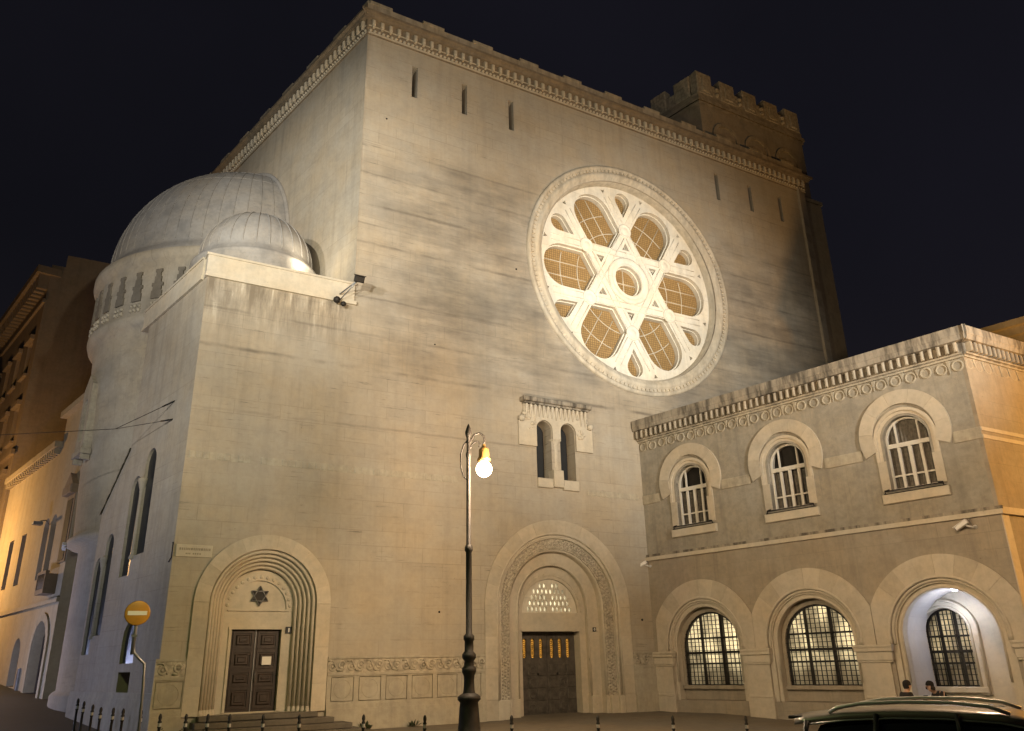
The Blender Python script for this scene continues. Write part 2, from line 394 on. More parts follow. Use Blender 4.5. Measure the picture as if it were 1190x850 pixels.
def tri(th, a0, a1, hb):
    p = [(a1, 0), (a0, hb), (a0, -hb)]
    return [(a*math.cos(th) - b*math.sin(th), a*math.sin(th) + b*math.cos(th)) for a, b in p]
bigs = [petal(k*PI/3) for k in range(6)]; drops = [drop(PI/6 + k*PI/3) for k in range(6)]
tips = [tri(PI/6 + k*PI/3, 1.62, 2.02, .21) for k in range(6)]
rims = []
for k in range(6):
    for dlt in (-.245, .245):
        a = PI/6 + k*PI/3 + dlt; rims.append([(4.72*math.cos(a) + .13*math.cos(a + q), 4.72*math.sin(a) + .13*math.sin(a + q)) for q in (PI, PI - 2.09, PI + 2.09)])
hub = circ(0, 0, .76, 32)
mb = MB(); disc = circ(0, 0, 4.96, 96)
mb.prism(disc, bigs + drops + tips + rims + [hub], -.62, -.42)
mb.prism(disc, [inset(p, .05) for p in bigs] + [inset(p, .035) for p in drops] + [inset(p, .02) for p in tips] + [inset(p, .01) for p in rims] + [circ(0, 0, .70, 32)], -.95, -.62)
for k in range(6):
    a = PI/6 + k*PI/3; M = Matrix.Translation((rho*math.cos(a), rho*math.sin(a), -.42))
    mb.lathe([(.36, 0), (.36, .05), (.30, .07), (.27, .04), (.18, .04), (.13, .075), (1e-3, .08)], 24, M=M)
    for d in (-1, 1):                                # raised fillets along the bars
        for t in (a + PI - PI/6*d,):
            u = Vector((math.cos(t), math.sin(t), 0)); c0 = Vector((rho*math.cos(a), rho*math.sin(a), -.41)); nrm = Vector((-u.y, u.x, 0))
            for sgn in (-.15, .15):
                mb.tube([c0 + nrm*sgn + u*.36, c0 + nrm*sgn + u*2.3], .025, 5)
                mb.tube([c0 + nrm*sgn - u*.36, c0 + nrm*sgn - u*1.9], .025, 5)
mb.lathe([(1.18, -.42), (1.18, -.36), (1.10, -.33), (.98, -.33), (.94, -.37), (.86, -.37), (.82, -.33), (.77, -.36), (.76, -.45)], 48)
mb.build('tracery', M_rose, rose, R0)
gm, nt, b = newmat('brown_rose_glass'); N = NT(nt); tc = N.n('ShaderNodeTexCoord').outputs['Object']
br = N.n('ShaderNodeTexBrick', Vector=N.scaled(tc, 1, 1, 0), Color1=(.36, .235, .095, 1), Color2=(.29, .185, .07, 1), Mortar=(.11, .065, .025, 1), Scale=1.0)
br.offset = 0; br.inputs['Brick Width'].default_value = .11; br.inputs['Row Height'].default_value = .11; br.inputs['Mortar Size'].default_value = .012
nt.links.new(N.mix(N.ramp(N.noise(tc, 1.2, 5), [(.35, 0.), (.7, .6)]), br.outputs[0], (.19, .115, .045)), b.inputs['Base Color'])
b.inputs['Roughness'].default_value = .5
for p, q in [(p, .1) for p in bigs] + [(p, .07) for p in drops] + [(circ(0, 0, .72, 32), .02)]:
    MB().prism(inset(p, q - .03), [], -.86, -.83).build('glass_pane', gm, rose, R0)
for k in range(6):
    mb = MB(); th = k*PI/3; ct, st_ = math.cos(th), math.sin(th)
    for bb, a0, a1 in ((.34, 2.15, 4.45), (-.34, 2.15, 4.45)):
        mb.tube([(a*ct - bb*st_, a*st_ + bb*ct, -.82) for a in (a0, a1)], .022, 5)
    for rr, half in ((2.62, .36), (3.55, .25)):
        mb.tube([(rr*math.cos(th + half*(i/8 - 1)), rr*math.sin(th + half*(i/8 - 1)), -.82) for i in range(17)], .022, 5)
    mb.build('leading', M_pale, rose, R0)
mb = MB(); mb.tube([(0, -.7, -.82), (0, .7, -.82)], .03, 5); mb.tube([(-.7, 0, -.82), (.7, 0, -.82)], .03, 5)
mb.build('leading', M_pale, rose, R0)

# ---- low corner block: side wall, ledge, parapet, dome
lbh = [archpoly(-3.15, 8.35, .5, 5.3, 12), archpoly(-4.35, 7.6, .5, 4.7, 12), archpoly(-2.9, 2.6, .62, 1.95, 12), rect(-3.45, -2.35, -.2, 1.7)]
MB().prism([(-5.6, -1.5), (-.003, -1.5), (-.003, 14.3), (-5.6, 14.3)], lbh, -.9, 0).build('block_side_wall', M_side, syn, LBF)
MB().box(-5.2, -2, 1.8, 8.9, -.2, -.10).build('stair_window_glass', M_glassdk, syn, LBF)
MB().box(-3.45, -2.35, -.2, 1.7, -.6, -.5).build('side_door', M_bronze, syn, LBF)
def bifora_col(Mx, x, z0, z1, w, name='colonnette', r=.13):
    mb = MB(); M = Matrix.Translation((x, z0, w)) @ Matrix.Rotation(-PI/2, 4, 'X')
    H = z1 - z0
    mb.lathe([(r*1.6, 0), (r*1.6, .08), (r*1.15, .14), (r, .18), (r*.9, H - .5), (r*1.1, H - .47), (r*1.0, H - .42), (r*1.9, H - .12), (r*2.1, H - .1), (r*2.1, H)], 14, M=M)
    return mb.build(name, M_side, syn, Mx)
bifora_col(LBF, -3.75, 5.2, 7.9, -.03, r=.085)
mb = MB()                                            # ledge and parapet round the block
mb.box(3.12, 8.4, 14.16, 14.3, -.3, .1)
mb.build('block_ledge', M_pale, syn, FAC)
mb = MB(); mb.box(3.14, 8.32, 14.3, 14.96, -.35, .06); mb.box(3.10, 8.36, 14.96, 15.04, -.38, .10)
mb.build('block_parapet', M_pale, syn, FAC)
mb = MB(); mb.box(-6.2, -.36, 14.3, 14.96, -.35, .06); mb.box(-6.2, -.39, 14.96, 15.04, -.38, .10); mb.box(-6.2, -.32, 14.16, 14.3, -.3, .1)
mb.build('block_side_parapet', M_pale, syn, LBF)
c = Vector((3.2, 0, 0)) + 2.75*SB + Vector((2.62, 0, 0))
SD = Matrix.Translation(c)
q = [Vector((3.2, .3, 14.4)), Vector((8.3, .3, 14.4)), Vector((8.3, .3, 14.4)) + 5.6*SB, Vector((3.2, .3, 14.4)) + 5.6*SB]
MB().add(q, [(0, 1, 2, 3)]).build('block_roof', M_lead, syn)
mb = MB(); mb.lathe([(2.3, 14.3), (2.3, 15.7), (2.36, 15.74), (2.36, 15.86), (2.26, 15.9), (2.24, 16.0), (2.2, 16.05), (2.12, 16.2)] + [(2.1*math.cos(t*PI/40), 16.2 + 2.12*math.sin(t*PI/40)) for t in range(1, 20)] + [(1e-3, 18.32)], 64)
sdome = mb.build('small_dome', M_lead, syn, SD)
mb = MB()
for k in range(28):
    a = 2*PI*k/28; mb.tube([(2.11*math.cos(t*PI/36)*math.cos(a), 2.11*math.cos(t*PI/36)*math.sin(a), 16.2 + 2.13*math.sin(t*PI/36)) for t in range(0, 17)], .022, 5)
mb.build('standing_seam', M_lead, sdome, SD)

# ---- apse: drum, carved band, half dome
AC = Vector((8.32, 0, 0)) + 12.0*SB - .75*NO
AP = frame(AC, -SB, NO) @ Matrix(((1, 0, 0, 0), (0, 0, 1, 0), (0, -1, 0, 0), (0, 0, 0, 1)))   # local z up, x towards the square, y = -outwards
AP = Matrix.Translation(AC) @ Matrix.Rotation(math.atan2(NO.y, NO.x), 4, 'Z')                 # local x outwards, z up
mb = MB(); mb.lathe([(5.66, -1.5), (5.66, .9), (5.6, 1.0), (5.46, 1.1), (5.46, 6.55), (5.92, 6.62), (5.94, 6.8), (5.74, 6.95), (5.95, 11.0), (6.14, 14.6), (6.2, 15.0), (6.30, 15.1), (6.42, 15.2), (6.48, 15.4), (6.48, 15.5), (6.38, 15.6), (6.38, 17.85), (6.52, 17.95), (6.60, 18.15), (6.60, 18.38), (6.5, 18.45), (6.3, 18.5)], 96, -PI*.52, PI*.52)
apse = mb.build('apse_drum', M_side, syn, AP)
mb = MB(); prof = [(6.32, 18.45), (6.32, 18.62), (6.24, 18.68), (6.2, 18.86), (6.12, 18.9)] + [(6.1*math.cos(t*PI/48), 19.1 + 6.1*math.sin(t*PI/48)) for t in range(0, 24)] + [(1e-3, 25.2)]
mb.lathe(prof, 72, -PI*.5, PI*.5)
adome = mb.build('apse_dome', M_lead, syn, AP)
mb = MB()
for k in range(-16, 17):
    a = k*PI/2/16.5; mb.tube([(6.11*math.cos(t*PI/40)*math.cos(a), 6.11*math.cos(t*PI/40)*math.sin(a), 19.1 + 6.11*math.sin(t*PI/40)) for t in range(0, 20)], .02, 5)
for el in (20, 40, 58):
    e = math.radians(el); mb.tube([(6.11*math.cos(e)*math.cos(a*PI/48), 6.11*math.cos(e)*math.sin(a*PI/48), 19.1 + 6.11*math.sin(e)) for a in range(-24, 25)], .012, 5)
mb.build('standing_seam', M_lead, adome, AP)
mb = MB(); mb.tube([(.80, 6.1*math.cos(t*PI/40), 19.1 + 6.1*math.sin(t*PI/40)) for t in range(0, 41)], .11, 8)
mb.build('dome_rim', M_lead, adome, AP)
mb = MB(); mb.tube([(5.65*math.cos(-.62), 5.65*math.sin(-.62), 21.15), (5.95*math.cos(-.62), 5.95*math.sin(-.62), 21.3)], .12, 8)
mb.build('roof_vent', M_iron, adome, AP)
for k in range(-9, 10):
    mb = MB(); mk = MB(); a = k*.155
    for (hw_, z0, z1) in ((.24, 16.15, 16.5), (.19, 16.5, 16.72), (.26, 16.72, 16.86), (.15, 16.86, 17.15), (.1, 17.15, 17.35), (.15, 17.35, 17.5)):
        n0 = MB()
        for r_, w_ in ((6.36, 0), (6.43, 1)): pass
        da = hw_/6.4
        mb.add([(rr*math.cos(aa), rr*math.sin(aa), zz) for rr in (6.36, 6.455) for zz in (z0, z1) for aa in (a - da, a + da)],
               [(4, 5, 7, 6), (0, 1, 5, 4), (2, 6, 7, 3), (0, 4, 6, 2), (1, 3, 7, 5)])
    for zz in (15.75, 15.95):
        for q_ in (-.2, 0, .2):
            aa = a + q_/6.4; mk.ball((6.4*math.cos(aa), 6.4*math.sin(aa), zz), .09, 8, 6)
    mb.build('carved_merlon', M_relief, apse, AP); mk.build('carved_rosette', M_carve, apse, AP)
# aedicule on the outer flank of the drum
a = math.radians(-2); AE = AP @ Matrix.Rotation(a, 4, 'Z') @ Matrix.Translation((5.98, 0, 3.4)) @ Matrix.Diagonal((.85, .7, .72, 1)) @ Matrix(((0, 0, 1, 0), (1, 0, 0, 0), (0, 1, 0, 0), (0, 0, 0, 1)))
mb = MB(); mb.prism([(-.95, 9.6), (.95, 9.6), (.95, 13.5), (0, 14.3), (-.95, 13.5)], [archpoly(0, 12.3, .45, 10.2, 12)], -.1, .28)
mb.box(-1.1, 1.1, 9.3, 9.6, -.1, .36); mb.box(-.95, -.75, 9.0, 9.3, -.1, .3); mb.box(.75, .95, 9.0, 9.3, -.1, .3)
mb.build('apse_window_surround', M_frz, apse, AE)
MB().box(-.45, .45, 10.2, 12.8, -.05, .03).build('apse_window_glass', M_glassdk, apse, AE)
# lean-to stair annex between block and drum, twin windows
tl = [(-8.0, -1.5), (-5.602, -1.5), (-5.602, 9.3), (-8.0, 7.35)]
MB().prism(tl, [archpoly(-6.4, 5.95, .42, 2.9, 12), archpoly(-7.4, 5.2, .42, 2.3, 12)], -.8, -.004).build('stair_annex_wall', M_side, syn, LBF)
MB().box(-8.0, -5.9, 2.2, 6.4, -.2, -.10).build('annex_window_glass', M_glassdk, syn, LBF)
bifora_col(LBF, -6.9, 2.8, 5.6, -.03, r=.07)
mb = MB(); mb.add([(-8.1, 7.3, .06), (-5.55, 9.36, .06), (-5.55, 9.36, -3), (-8.1, 7.3, -3), (-8.1, 7.22, .06), (-5.55, 9.28, .06)], [(0, 1, 2, 3), (4, 5, 1, 0)])
mb.build('stair_annex_roof', M_crust, syn, LBF)
MB().box(-8.2, 0, -1.5, .95, 0.002, .1).prism(rect(-8.2, 0.02, .95, 1.12), [], 0.002, .07).build('side_plinth', M_wains, syn, LBF)

# ---- stair tower behind the front's right end
TW = frame((27.9, .62, 0), (1, 0, 0), (0, -1, 0)); tw, td = 8.25, 3.6
mb = MB(); P0 = Vector((27.9, .62, 0)); P1 = Vector((36.15, .62, 0))
def skewbox(mb, p0, p1, d, z0, z1, e=0.):
    p0 = p0 + Vector((-e, -e, 0)); p1 = p1 + Vector((e, -e, 0)); q = [p0, p1, p1 + d*SB + Vector((0, 2*e, 0)), p0 + d*SB + Vector((0, 2*e, 0))]
    mb.add([(p.x, p.y, z) for z in (z0, z1) for p in q], [(0, 1, 5, 4), (1, 2, 6, 5), (2, 3, 7, 6), (3, 0, 4, 7), (4, 5, 6, 7)])
skewbox(mb, P0, P1, td, 26.0, 31.2)
tower = mb.build('tower', M_wing, syn)
mb = MB(); skewbox(mb, P0, P1, td, 31.2, 31.42, .14); skewbox(mb, P0, P1, td, 31.0, 31.2, .07); skewbox(mb, P0, P1, td, 31.42, 31.8, .04)
mb.build('tower_ledge', M_corn, tower)
mb = MB()
for cx in (1.7, 4.15, 6.6):
    mb = MB(); mb.prism(band(cx, 29.15, .78, .98, 28.2, 16), [], .0, .10); mb.prism(archpoly(cx, 29.0, .5, 28.1, 12), [], 0, .03)
    mb.build('blind_arch', M_corn, tower, TW)
mb = MB(); Wt = tw
spots = [0, 1.78, 3.56, 5.34, 7.12]
for i, x in enumerate(spots):
    mb.cbox(x, x + 1.13, 31.8, 33.3 + random.uniform(-.05, .05), -.5, .05, .06)
    if i < 4:
        mb.prism(rect(x + 1.13, x + 1.78, 31.8, 32.65), [], -.45, 0)
        for zz in (32.1, 32.45): mb.ball((x + 1.46, zz, .02), .14, 8, 6)
    mb.cbox(x + .3, x + .83, 32.0, 32.9, .04, .12, .03)
mb.build('battlement', M_carve, tower, TW)
TS = frame((27.9, .62, 0), -SB, NO); mb = MB()
for x in (-1.6, -3.3):
    mb.cbox(x, x + 1.1, 31.8, 33.25, -.5, .05, .06)
mb.prism(rect(-3.6, -.5, 31.8, 32.6), [], -.45, 0)
mb.build('side_battlement', M_carve, tower, TS)
mb = MB(); skewbox(mb, P0 + Vector((3, 0, 0)), P1, td, -1, 26.6)
mb.build('tower_shaft', M_wing, tower)
mb = MB(); skewbox(mb, Vector((34.8, .2, 0)), Vector((36.3, .2, 0)), 3, -1, 26.5); skewbox(mb, Vector((34.8, .2, 0)), Vector((36.3, .2, 0)), 3, 26.5, 26.72, .08)
mb.build('corner_buttress', M_wing, syn)

# ---- twin window over the lamp
mb = MB()
hood = [(-1.5, 10.62), (-1.5, 11.42), (1.5, 11.42), (1.5, 10.62), (1.74, 10.62), (1.74, 9.66), (.93, 9.66), (.93, 10.40)]
hood += [(.56 + .37*math.cos(t*PI/14), 10.40 + .37*math.sin(t*PI/14)) for t in range(1, 14)] + [(.19, 10.40), (.19, 9.98), (-.19, 9.98), (-.19, 10.40)]
hood += [(-.56 + .37*math.cos(t*PI/14), 10.40 + .37*math.sin(t*PI/14)) for t in range(1, 14)] + [(-.93, 10.40), (-.93, 9.66), (-1.74, 9.66), (-1.74, 10.62)]
mb.prism([(BFC + x, z) for x, z in hood[::-1]], [], -.02, .10)
twin = mb.build('twin_window', M_pale, syn, FAC)
mb = MB(); mb.cbox(BFC - 1.62, BFC + 1.62, 11.42, 11.60, 0, .36, .03); mb.box(BFC - 1.52, BFC + 1.52, 11.34, 11.42, 0, .24)
mb.build('hood', M_crust, twin, FAC)
mb = MB()
for i in range(15):
    x = BFC - 1.4 + i*.2; L = random.uniform(.35, .8)
    if abs(abs(x - BFC) - .56) < .4: L = min(L, .5)
    mb.tube([(x, 11.36, .15), (x, 11.28, .17), (x, 11.36 - L*.5, .13), (x, 11.36 - L, .1)], [.045, .07, .05, .02], 7)
for sx in (-1, 1):
    mb.ball((BFC + sx*1.62, 10.72, .14), .14, 10, 7)
    for i in range(14): mb.ball((BFC + sx*random.uniform(1.0, 1.55), random.uniform(10.2, 11.1), .1), random.uniform(.04, .09), 6, 5)
mb.build('carved_ornament', M_pale, twin, FAC)
mb = MB(); M = Matrix.Translation((BFC, 8.78, -.1)) @ Matrix.Rotation(-PI/2, 4, 'X')
mb.lathe([(.17, 0), (.17, .07), (.13, .12), (.125, 1.0), (.14, 1.03), (.12, 1.06), (.26, 1.24), (.27, 1.26)], 16, M=M)
mb.build('colonnette', M_pale, twin, FAC)
mb = MB(); mb.cbox(BFC - .93, BFC - .24, 8.05, 8.42, -.02, .12, .02); mb.cbox(BFC + .24, BFC + .97, 8.02, 8.42, -.02, .12, .02); mb.cbox(BFC - .23, BFC + .23, 8.1, 8.78, -.25, .16, .02)
mb.build('sill', M_pale, twin, FAC)
MB().box(BFC - 1, BFC + 1, 8.3, 10.9, -.66, -.6).build('glass_pane', M_glassdk, twin, FAC)

# ---- left portal
mb = MB(); voussoirs(mb, LP, 3.6, 1.625, 2.07, -.02, .07, 11, .003)
for zz0, zz1 in ((.47, 1.25), (1.257, 2.3), (2.307, 3.594)):
    for sx in (-1, 1):
        x0, x1 = sorted((LP + sx*1.625, LP + sx*2.07)); mb.box(x0, x1, zz0, zz1, -.02, .07)
pl = mb.build('left_portal', M_vous, syn, FAC)
mb = MB()
for i in range(5):
    r = 1.60 - .105*i; w = -.06 - .125*i
    mb.prism(band(LP, 3.6, r - .105, r + .03, .47, 28), [], w - .125, w)
    sweep_arch(mb, LP, 3.6, r - .05, .62, w + .005, .052, 8)
    for sx in (-1, 1):
        mb.lathe([(.075, .47), (.075, .53), (.06, .57), (.05, .62)], 10, M=Matrix.Translation((LP + sx*(r - .05), 0, w + .005)) @ Matrix.Rotation(-PI/2, 4, 'X'))
mb.build('archivolt', M_pale, pl, FAC)
mb = MB(); tym = archpoly(LP, 3.55, 1.1, .47); dr = rect(LP - .76, LP + .76, .5, 2.86)
fan = [(LP + .86*math.cos(PI*k/24), 3.47 + .86*math.sin(PI*k/24)) for k in range(25)]
star_o = []; 
mb.prism(tym, [dr, fan], -.95, -.68)
mb.prism([(LP + .9*math.cos(PI*k/24), 3.44 + .9*math.sin(PI*k/24)) for k in range(25)], [], -.95, -.74)
for k in range(15):
    a = PI*(k + .5)/15; mb.ball((LP + .97*math.cos(a), 3.47 + .97*math.sin(a), -.68), .06, 8, 6, (1, 1, .6))
mb.prism(rect(LP - .86, LP + .86, 2.86, 2.93) , [], -.69, -.64); mb.box(LP - .95, LP + .95, 3.40, 3.44, -.69, -.63); 
for sx in (-1, 1): x0, x1 = sorted((LP + sx*.76, LP + sx*.84)); mb.box(x0, x1, .5, 2.86, -.69, -.64)
mb.build('tympanum', M_pale, pl, FAC)
def star6(cx, cz, R):
    return [(cx + (R if k % 2 == 0 else R/math.sqrt(3))*math.cos(PI/2 + k*PI/6), cz + (R if k % 2 == 0 else R/math.sqrt(3))*math.sin(PI/2 + k*PI/6)) for k in range(12)]
mb = MB(); mb.prism(star6(LP, 3.86, .30), [], -.74, -.70)
mb.build('star_of_david', M_iron, pl, FAC)
mb = MB()
for rot in (0, PI): 
    pts = [(LP + .30*math.cos(PI/2 + rot + k*2*PI/3), 3.86 + .30*math.sin(PI/2 + rot + k*2*PI/3), -.69) for k in range(3)]
    for k in range(3): mb.tube([pts[k], pts[(k+1) % 3]], .018, 5)
mb.build('star_outline', M_steel, pl, FAC)
def panel_door(cx, z0, z1, w, sx, mb, rows, wd):
    xm = cx
    for r in rows:
        a, b = r; x0, x1 = sorted((cx + sx*.07, cx + sx*(wd - .06)))
        mb.prism(rect(x0, x1, a, b), [rect(x0 + .05, x1 - .05, a + .05, b - .05)], w, w + .03)
        mb.cbox(x0 + .1, x1 - .1, a + .1, b - .1, w, w + .045, .03)
        mb.cbox(x0 + .18, x1 - .18, a + .18, b - .18, w + .02, w + .07, .02)
for sx in (-1, 1):
    mb = MB(); x0, x1 = sorted((LP + sx*.01, LP + sx*.745)); mb.box(x0, x1, .5, 2.86, -.86, -.80)
    panel_door(LP, .5, 2.86, -.80, sx, mb, [(.58, 1.16), (1.22, 1.66), (1.72, 2.24), (2.30, 2.80)], .74)
    d = mb.build('door_leaf', M_wood, pl, FAC)
    if sx > 0: MB().tube([(LP + .06, 1.35, -.78), (LP + .06, 1.5, -.72), (LP + .06, 1.65, -.78)], .016, 6).build('door_handle', M_steel, d, FAC)
MB().box(LP - .012, LP + .012, .5, 2.84, -.80, -.77).build('closing_strip', M_steel, pl, FAC)
mb = MB()
for i, (x0, x1, pr_) in enumerate(((4.35, 7.75, .45), (4.2, 8.15, .8), (4.1, 8.6, 1.15), (4.0, 8.9, 1.5))):
    mb.cbox(x0, x1, .32 - .155*i if i else .33, .47 - .155*i, -.9 if i == 0 else .0, pr_, .015)
mb.build('entrance_steps', M_step, pl, FAC)

# ---- right portal
mb = MB(); voussoirs(mb, RP, 3.65, 2.705, 3.18, -.02, .05, 13, .003)
for zz0, zz1 in ((-.3, .55), (.557, 1.55), (1.557, 2.6), (2.607, 3.644)):
    for sx in (-1, 1):
        x0, x1 = sorted((RP + sx*2.705, RP + sx*3.18)); mb.box(x0, x1, zz0, zz1, -.02, .05)
pr = mb.build('right_portal', M_vous, syn, FAC)
mb = MB(); sweep_arch(mb, RP, 3.65, 2.68, .5, .0, .06); sweep_arch(mb, RP, 3.65, 2.58, .5, -.08, .06)
mb.prism(band(RP, 3.65, 2.5, 2.71, -.17), [], -.25, -.04)
mb.prism(band(RP, 3.65, 2.02, 2.10, -.17), [], -.75, -.28); sweep_arch(mb, RP, 3.65, 2.09, .5, -.27, .07)
mb.prism(band(RP, 3.65, 1.55, 2.03, -.17), [], -.9, -.48); sweep_arch(mb, RP, 3.65, 1.56, .5, -.5, .04)
for sx in (-1, 1):
    for r0_, r1_, w_ in ((2.0, 2.2, -.18), (2.46, 2.70, .045), (2.15, 2.48, -.06), (1.53, 1.99, -.43)):
        x0, x1 = sorted((RP + sx*r0_, RP + sx*r1_)); mb.cbox(x0, x1, -.17, .52, w_ - .3, w_, .02)
mb.build('archivolt', M_pale, pr, FAC)
mb = MB(); mb.prism(band(RP, 3.65, 2.10, 2.5, .5), [], -.3, -.15)
n = 120; path = arch(RP, 3.65, 2.3, .55, 60); L = [0]
for i in range(1, len(path)): L.append(L[-1] + math.dist(path[i], path[i-1]))
def along(s):
    for i in range(1, len(path)):
        if L[i] >= s: f_ = (s - L[i-1])/(L[i] - L[i-1]); return Vector(path[i-1])*(1 - f_) + Vector(path[i])*f_, (Vector(path[i]) - Vector(path[i-1])).normalized()
    return Vector(path[-1]), Vector((0, -1))
for i in range(n):
    p, d = along((i + .5)*L[-1]/n); nn = Vector((-d.y, d.x))
    for o_ in (-.12, 0, .12):
        q = p + nn*o_ + d*(.04 if o_ == 0 else -.02); mb.ball((q.x, q.y, -.145), .05, 6, 5, (1, 1, .7))
mb.build('carved_band', M_carve2, pr, FAC)
mb = MB(); RW = -.70
tymR = archpoly(RP, 3.65, 1.60, -.17); drR = rect(RP - 1.27, RP + 1.27, -.12, 2.80)
lun = [(RP + 1.25*math.cos(PI*k/30), 3.46 + 1.25*math.sin(PI*k/30)) for k in range(31)]
mb.prism(tymR, [drR, lun], RW - .5, RW)
for k in range(19):
    a = PI*(k + .5)/19; cx_, cz_ = RP + 1.36*math.cos(a), 3.46 + 1.36*math.sin(a)
    mb.prism([(cx_ + .085*math.cos(a + q), cz_ + .085*math.sin(a + q)) for q in (PI/2, -PI/2, 0)][::1], [], RW - .01, RW + .03)
mb.prism(rect(RP - 1.32, RP + 1.32, 2.80, 2.86), [], RW - .01, RW + .03)
mb.build('tympanum', M_pale, pr, FAC)
holes = []
for row in range(5):
    z = 3.60 + row*.215; half = math.sqrt(max(0, 1.19**2 - (z + .08 - 3.46)**2))
    k = -6
    for k in range(-6, 7):
        x = k*.185 + (.0925 if row % 2 else 0)
        if abs(x) < half - .1 and not abs(x) < .03:
            holes.append([(RP + x + .062*math.cos(t*PI/5), z + .092*math.sin(t*PI/5)) for t in range(10)])
mb = MB(); mb.prism([(RP + 1.24*math.cos(PI*k/30), 3.462 + 1.24*math.sin(PI*k/30)) for k in range(31)], holes, RW - .16, RW - .08)
lat = mb.build('lunette_lattice', M_rose, pr, FAC)
MB().prism([(RP + 1.2*math.cos(PI*k/30), 3.47 + 1.2*math.sin(PI*k/30)) for k in range(31)], [], RW - .3, RW - .27).build('lunette_glass', emis('lunette_glow', (1, .86, .55), 1.2, ((2.2, 2.2, 1), .40, .62, .18)), pr, FAC)
M_amber = emis('amber_door_light', (1, .44, .06), .8, ((14, 14, 1), .4, .55, .35), (.06, .035, .01))
for sx in (-1, 1):
    mb = MB(); x0, x1 = sorted((RP + sx*.006, RP + sx*1.265)); hs = []
    for k in range(3):
        cx_ = RP + sx*(.24 + .36*k); hs.append([(cx_ + .085*math.cos(t), 2.22 + .26*(1 if math.sin(t) > 0 else -1) + .085*math.sin(t)) for t in [2*PI*i/16 + .01 for i in range(16)]])
    mb.prism(rect(x0, x1, -.12, 2.8), hs, RW - .45, RW - .38)
    for zz in (.0, .42, .84, 1.26):
        for k in range(3):
            xx = RP + sx*(.1 + .385*k); a, b = sorted((xx, xx + sx*.345))
            mb.cbox(a, b, zz, zz + .38, RW - .385, RW - .36 + random.uniform(-.008, .008), .015)
            if (k + int(zz*10)) % 2: mb.lathe([(.13, 0), (.13, .012), (.1, .02), (.07, .0)], 14, M=Matrix.Translation(((a + b)/2, zz + .19, RW - .36)))
    dl = mb.build('door_leaf', M_bronze, pr, FAC)
    MB().ball((RP + sx*.42, 1.32, RW - .33), .045, 10, 8).build('door_knob', M_iron, dl, FAC)
    for k in range(3):
        cx_ = RP + sx*(.24 + .36*k); MB().box(cx_ - .1, cx_ + .1, 1.86, 2.6, RW - .47, RW - .46).build('door_light', M_amber, dl, FAC)
    for k in range(3):
        mb = MB(); cx_ = RP + sx*(.24 + .36*k)
        for j in range(9):
            mb.tube([(cx_ - .09, 1.9 + .075*j, RW - .42), (cx_ + .09, 1.98 + .075*j, RW - .42)], .009, 4); mb.tube([(cx_ + .09, 1.9 + .075*j, RW - .42), (cx_ - .09, 1.98 + .075*j, RW - .42)], .009, 4)
        mb.build('door_light_grille', M_iron, dl, FAC)

# ---- wainscot: base course, roundel panels, scroll frieze
def wains(x0, x1, Mx, npan, first):
    mb = MB(); mb.box(x0 + .001, x1 - .001, -1.1, 2.015, -.02, .004); mb.box(x0, x1, -1.2, .50, .0, .14); mb.box(x0, x1, .50, .62, .0, .10)
    mb.prism(rect(x0, x1, .62, 1.46), [rect(first + .9*i, first + .9*i + .74, .70, 1.42) for i in range(npan)], 0, .06); mb.box(x0, x1, 1.46, 1.53, 0, .085); mb.box(x0, x1, 1.95, 2.02, 0, .085)
    w = mb.build('wainscot', M_wains, syn, Mx); mb = MB(); x = first
    for i in range(npan):
        mb = MB(); mb.prism(rect(x + .022, x + .718, .722, 1.398), [circ(x + .37, 1.06, .272, 28)], 0, .052)
        mb.prism(circ(x + .37, 1.06, .266, 28), [], 0, .051)
        x += .90; mb.build('roundel_panel', M_wains, w, Mx)
    mb = MB(); mb.box(x0, x1, 1.53, 1.95, 0, .05); n = int((x1 - x0)/.3)
    for i in range(n):
        xx = x0 + (i + .5)*(x1 - x0)/n
        mb.lathe([(.135, .05), (.12, .075), (.08, .075), (.07, .05), (.04, .05), (.03, .08), (1e-3, .08)], 14, M=Matrix.Translation((xx, 1.74 + (.03 if i % 2 else -.03), 0)))
        mb.tube([(xx - .15, 1.60 if i % 2 else 1.88, .05), (xx, 1.585 if i % 2 else 1.895, .07), (xx + .15, 1.88 if i % 2 else 1.60, .05)], .025, 5)
    mb.build('scroll_frieze', M_carve, w, Mx); return w
wains(8.09, RP - 3.19, FAC, 6, 8.22)
wains(3.1, LP - 2.08, FAC, 1, 3.16)
wains(RP + 3.19, 21.2, FAC, 0, 0)
# small bosses and holes left by old fixings
mb = MB()
for x, z in ((9.3, 22.8), (11.6, 13.2), (15.3, 17.3), (11.9, 3.4), (20.6, 3.2)):
    mb.ball((x, z, 0), random.uniform(.03, .05), 7, 5)
mb.build('iron_fixing', M_iron, syn, FAC)

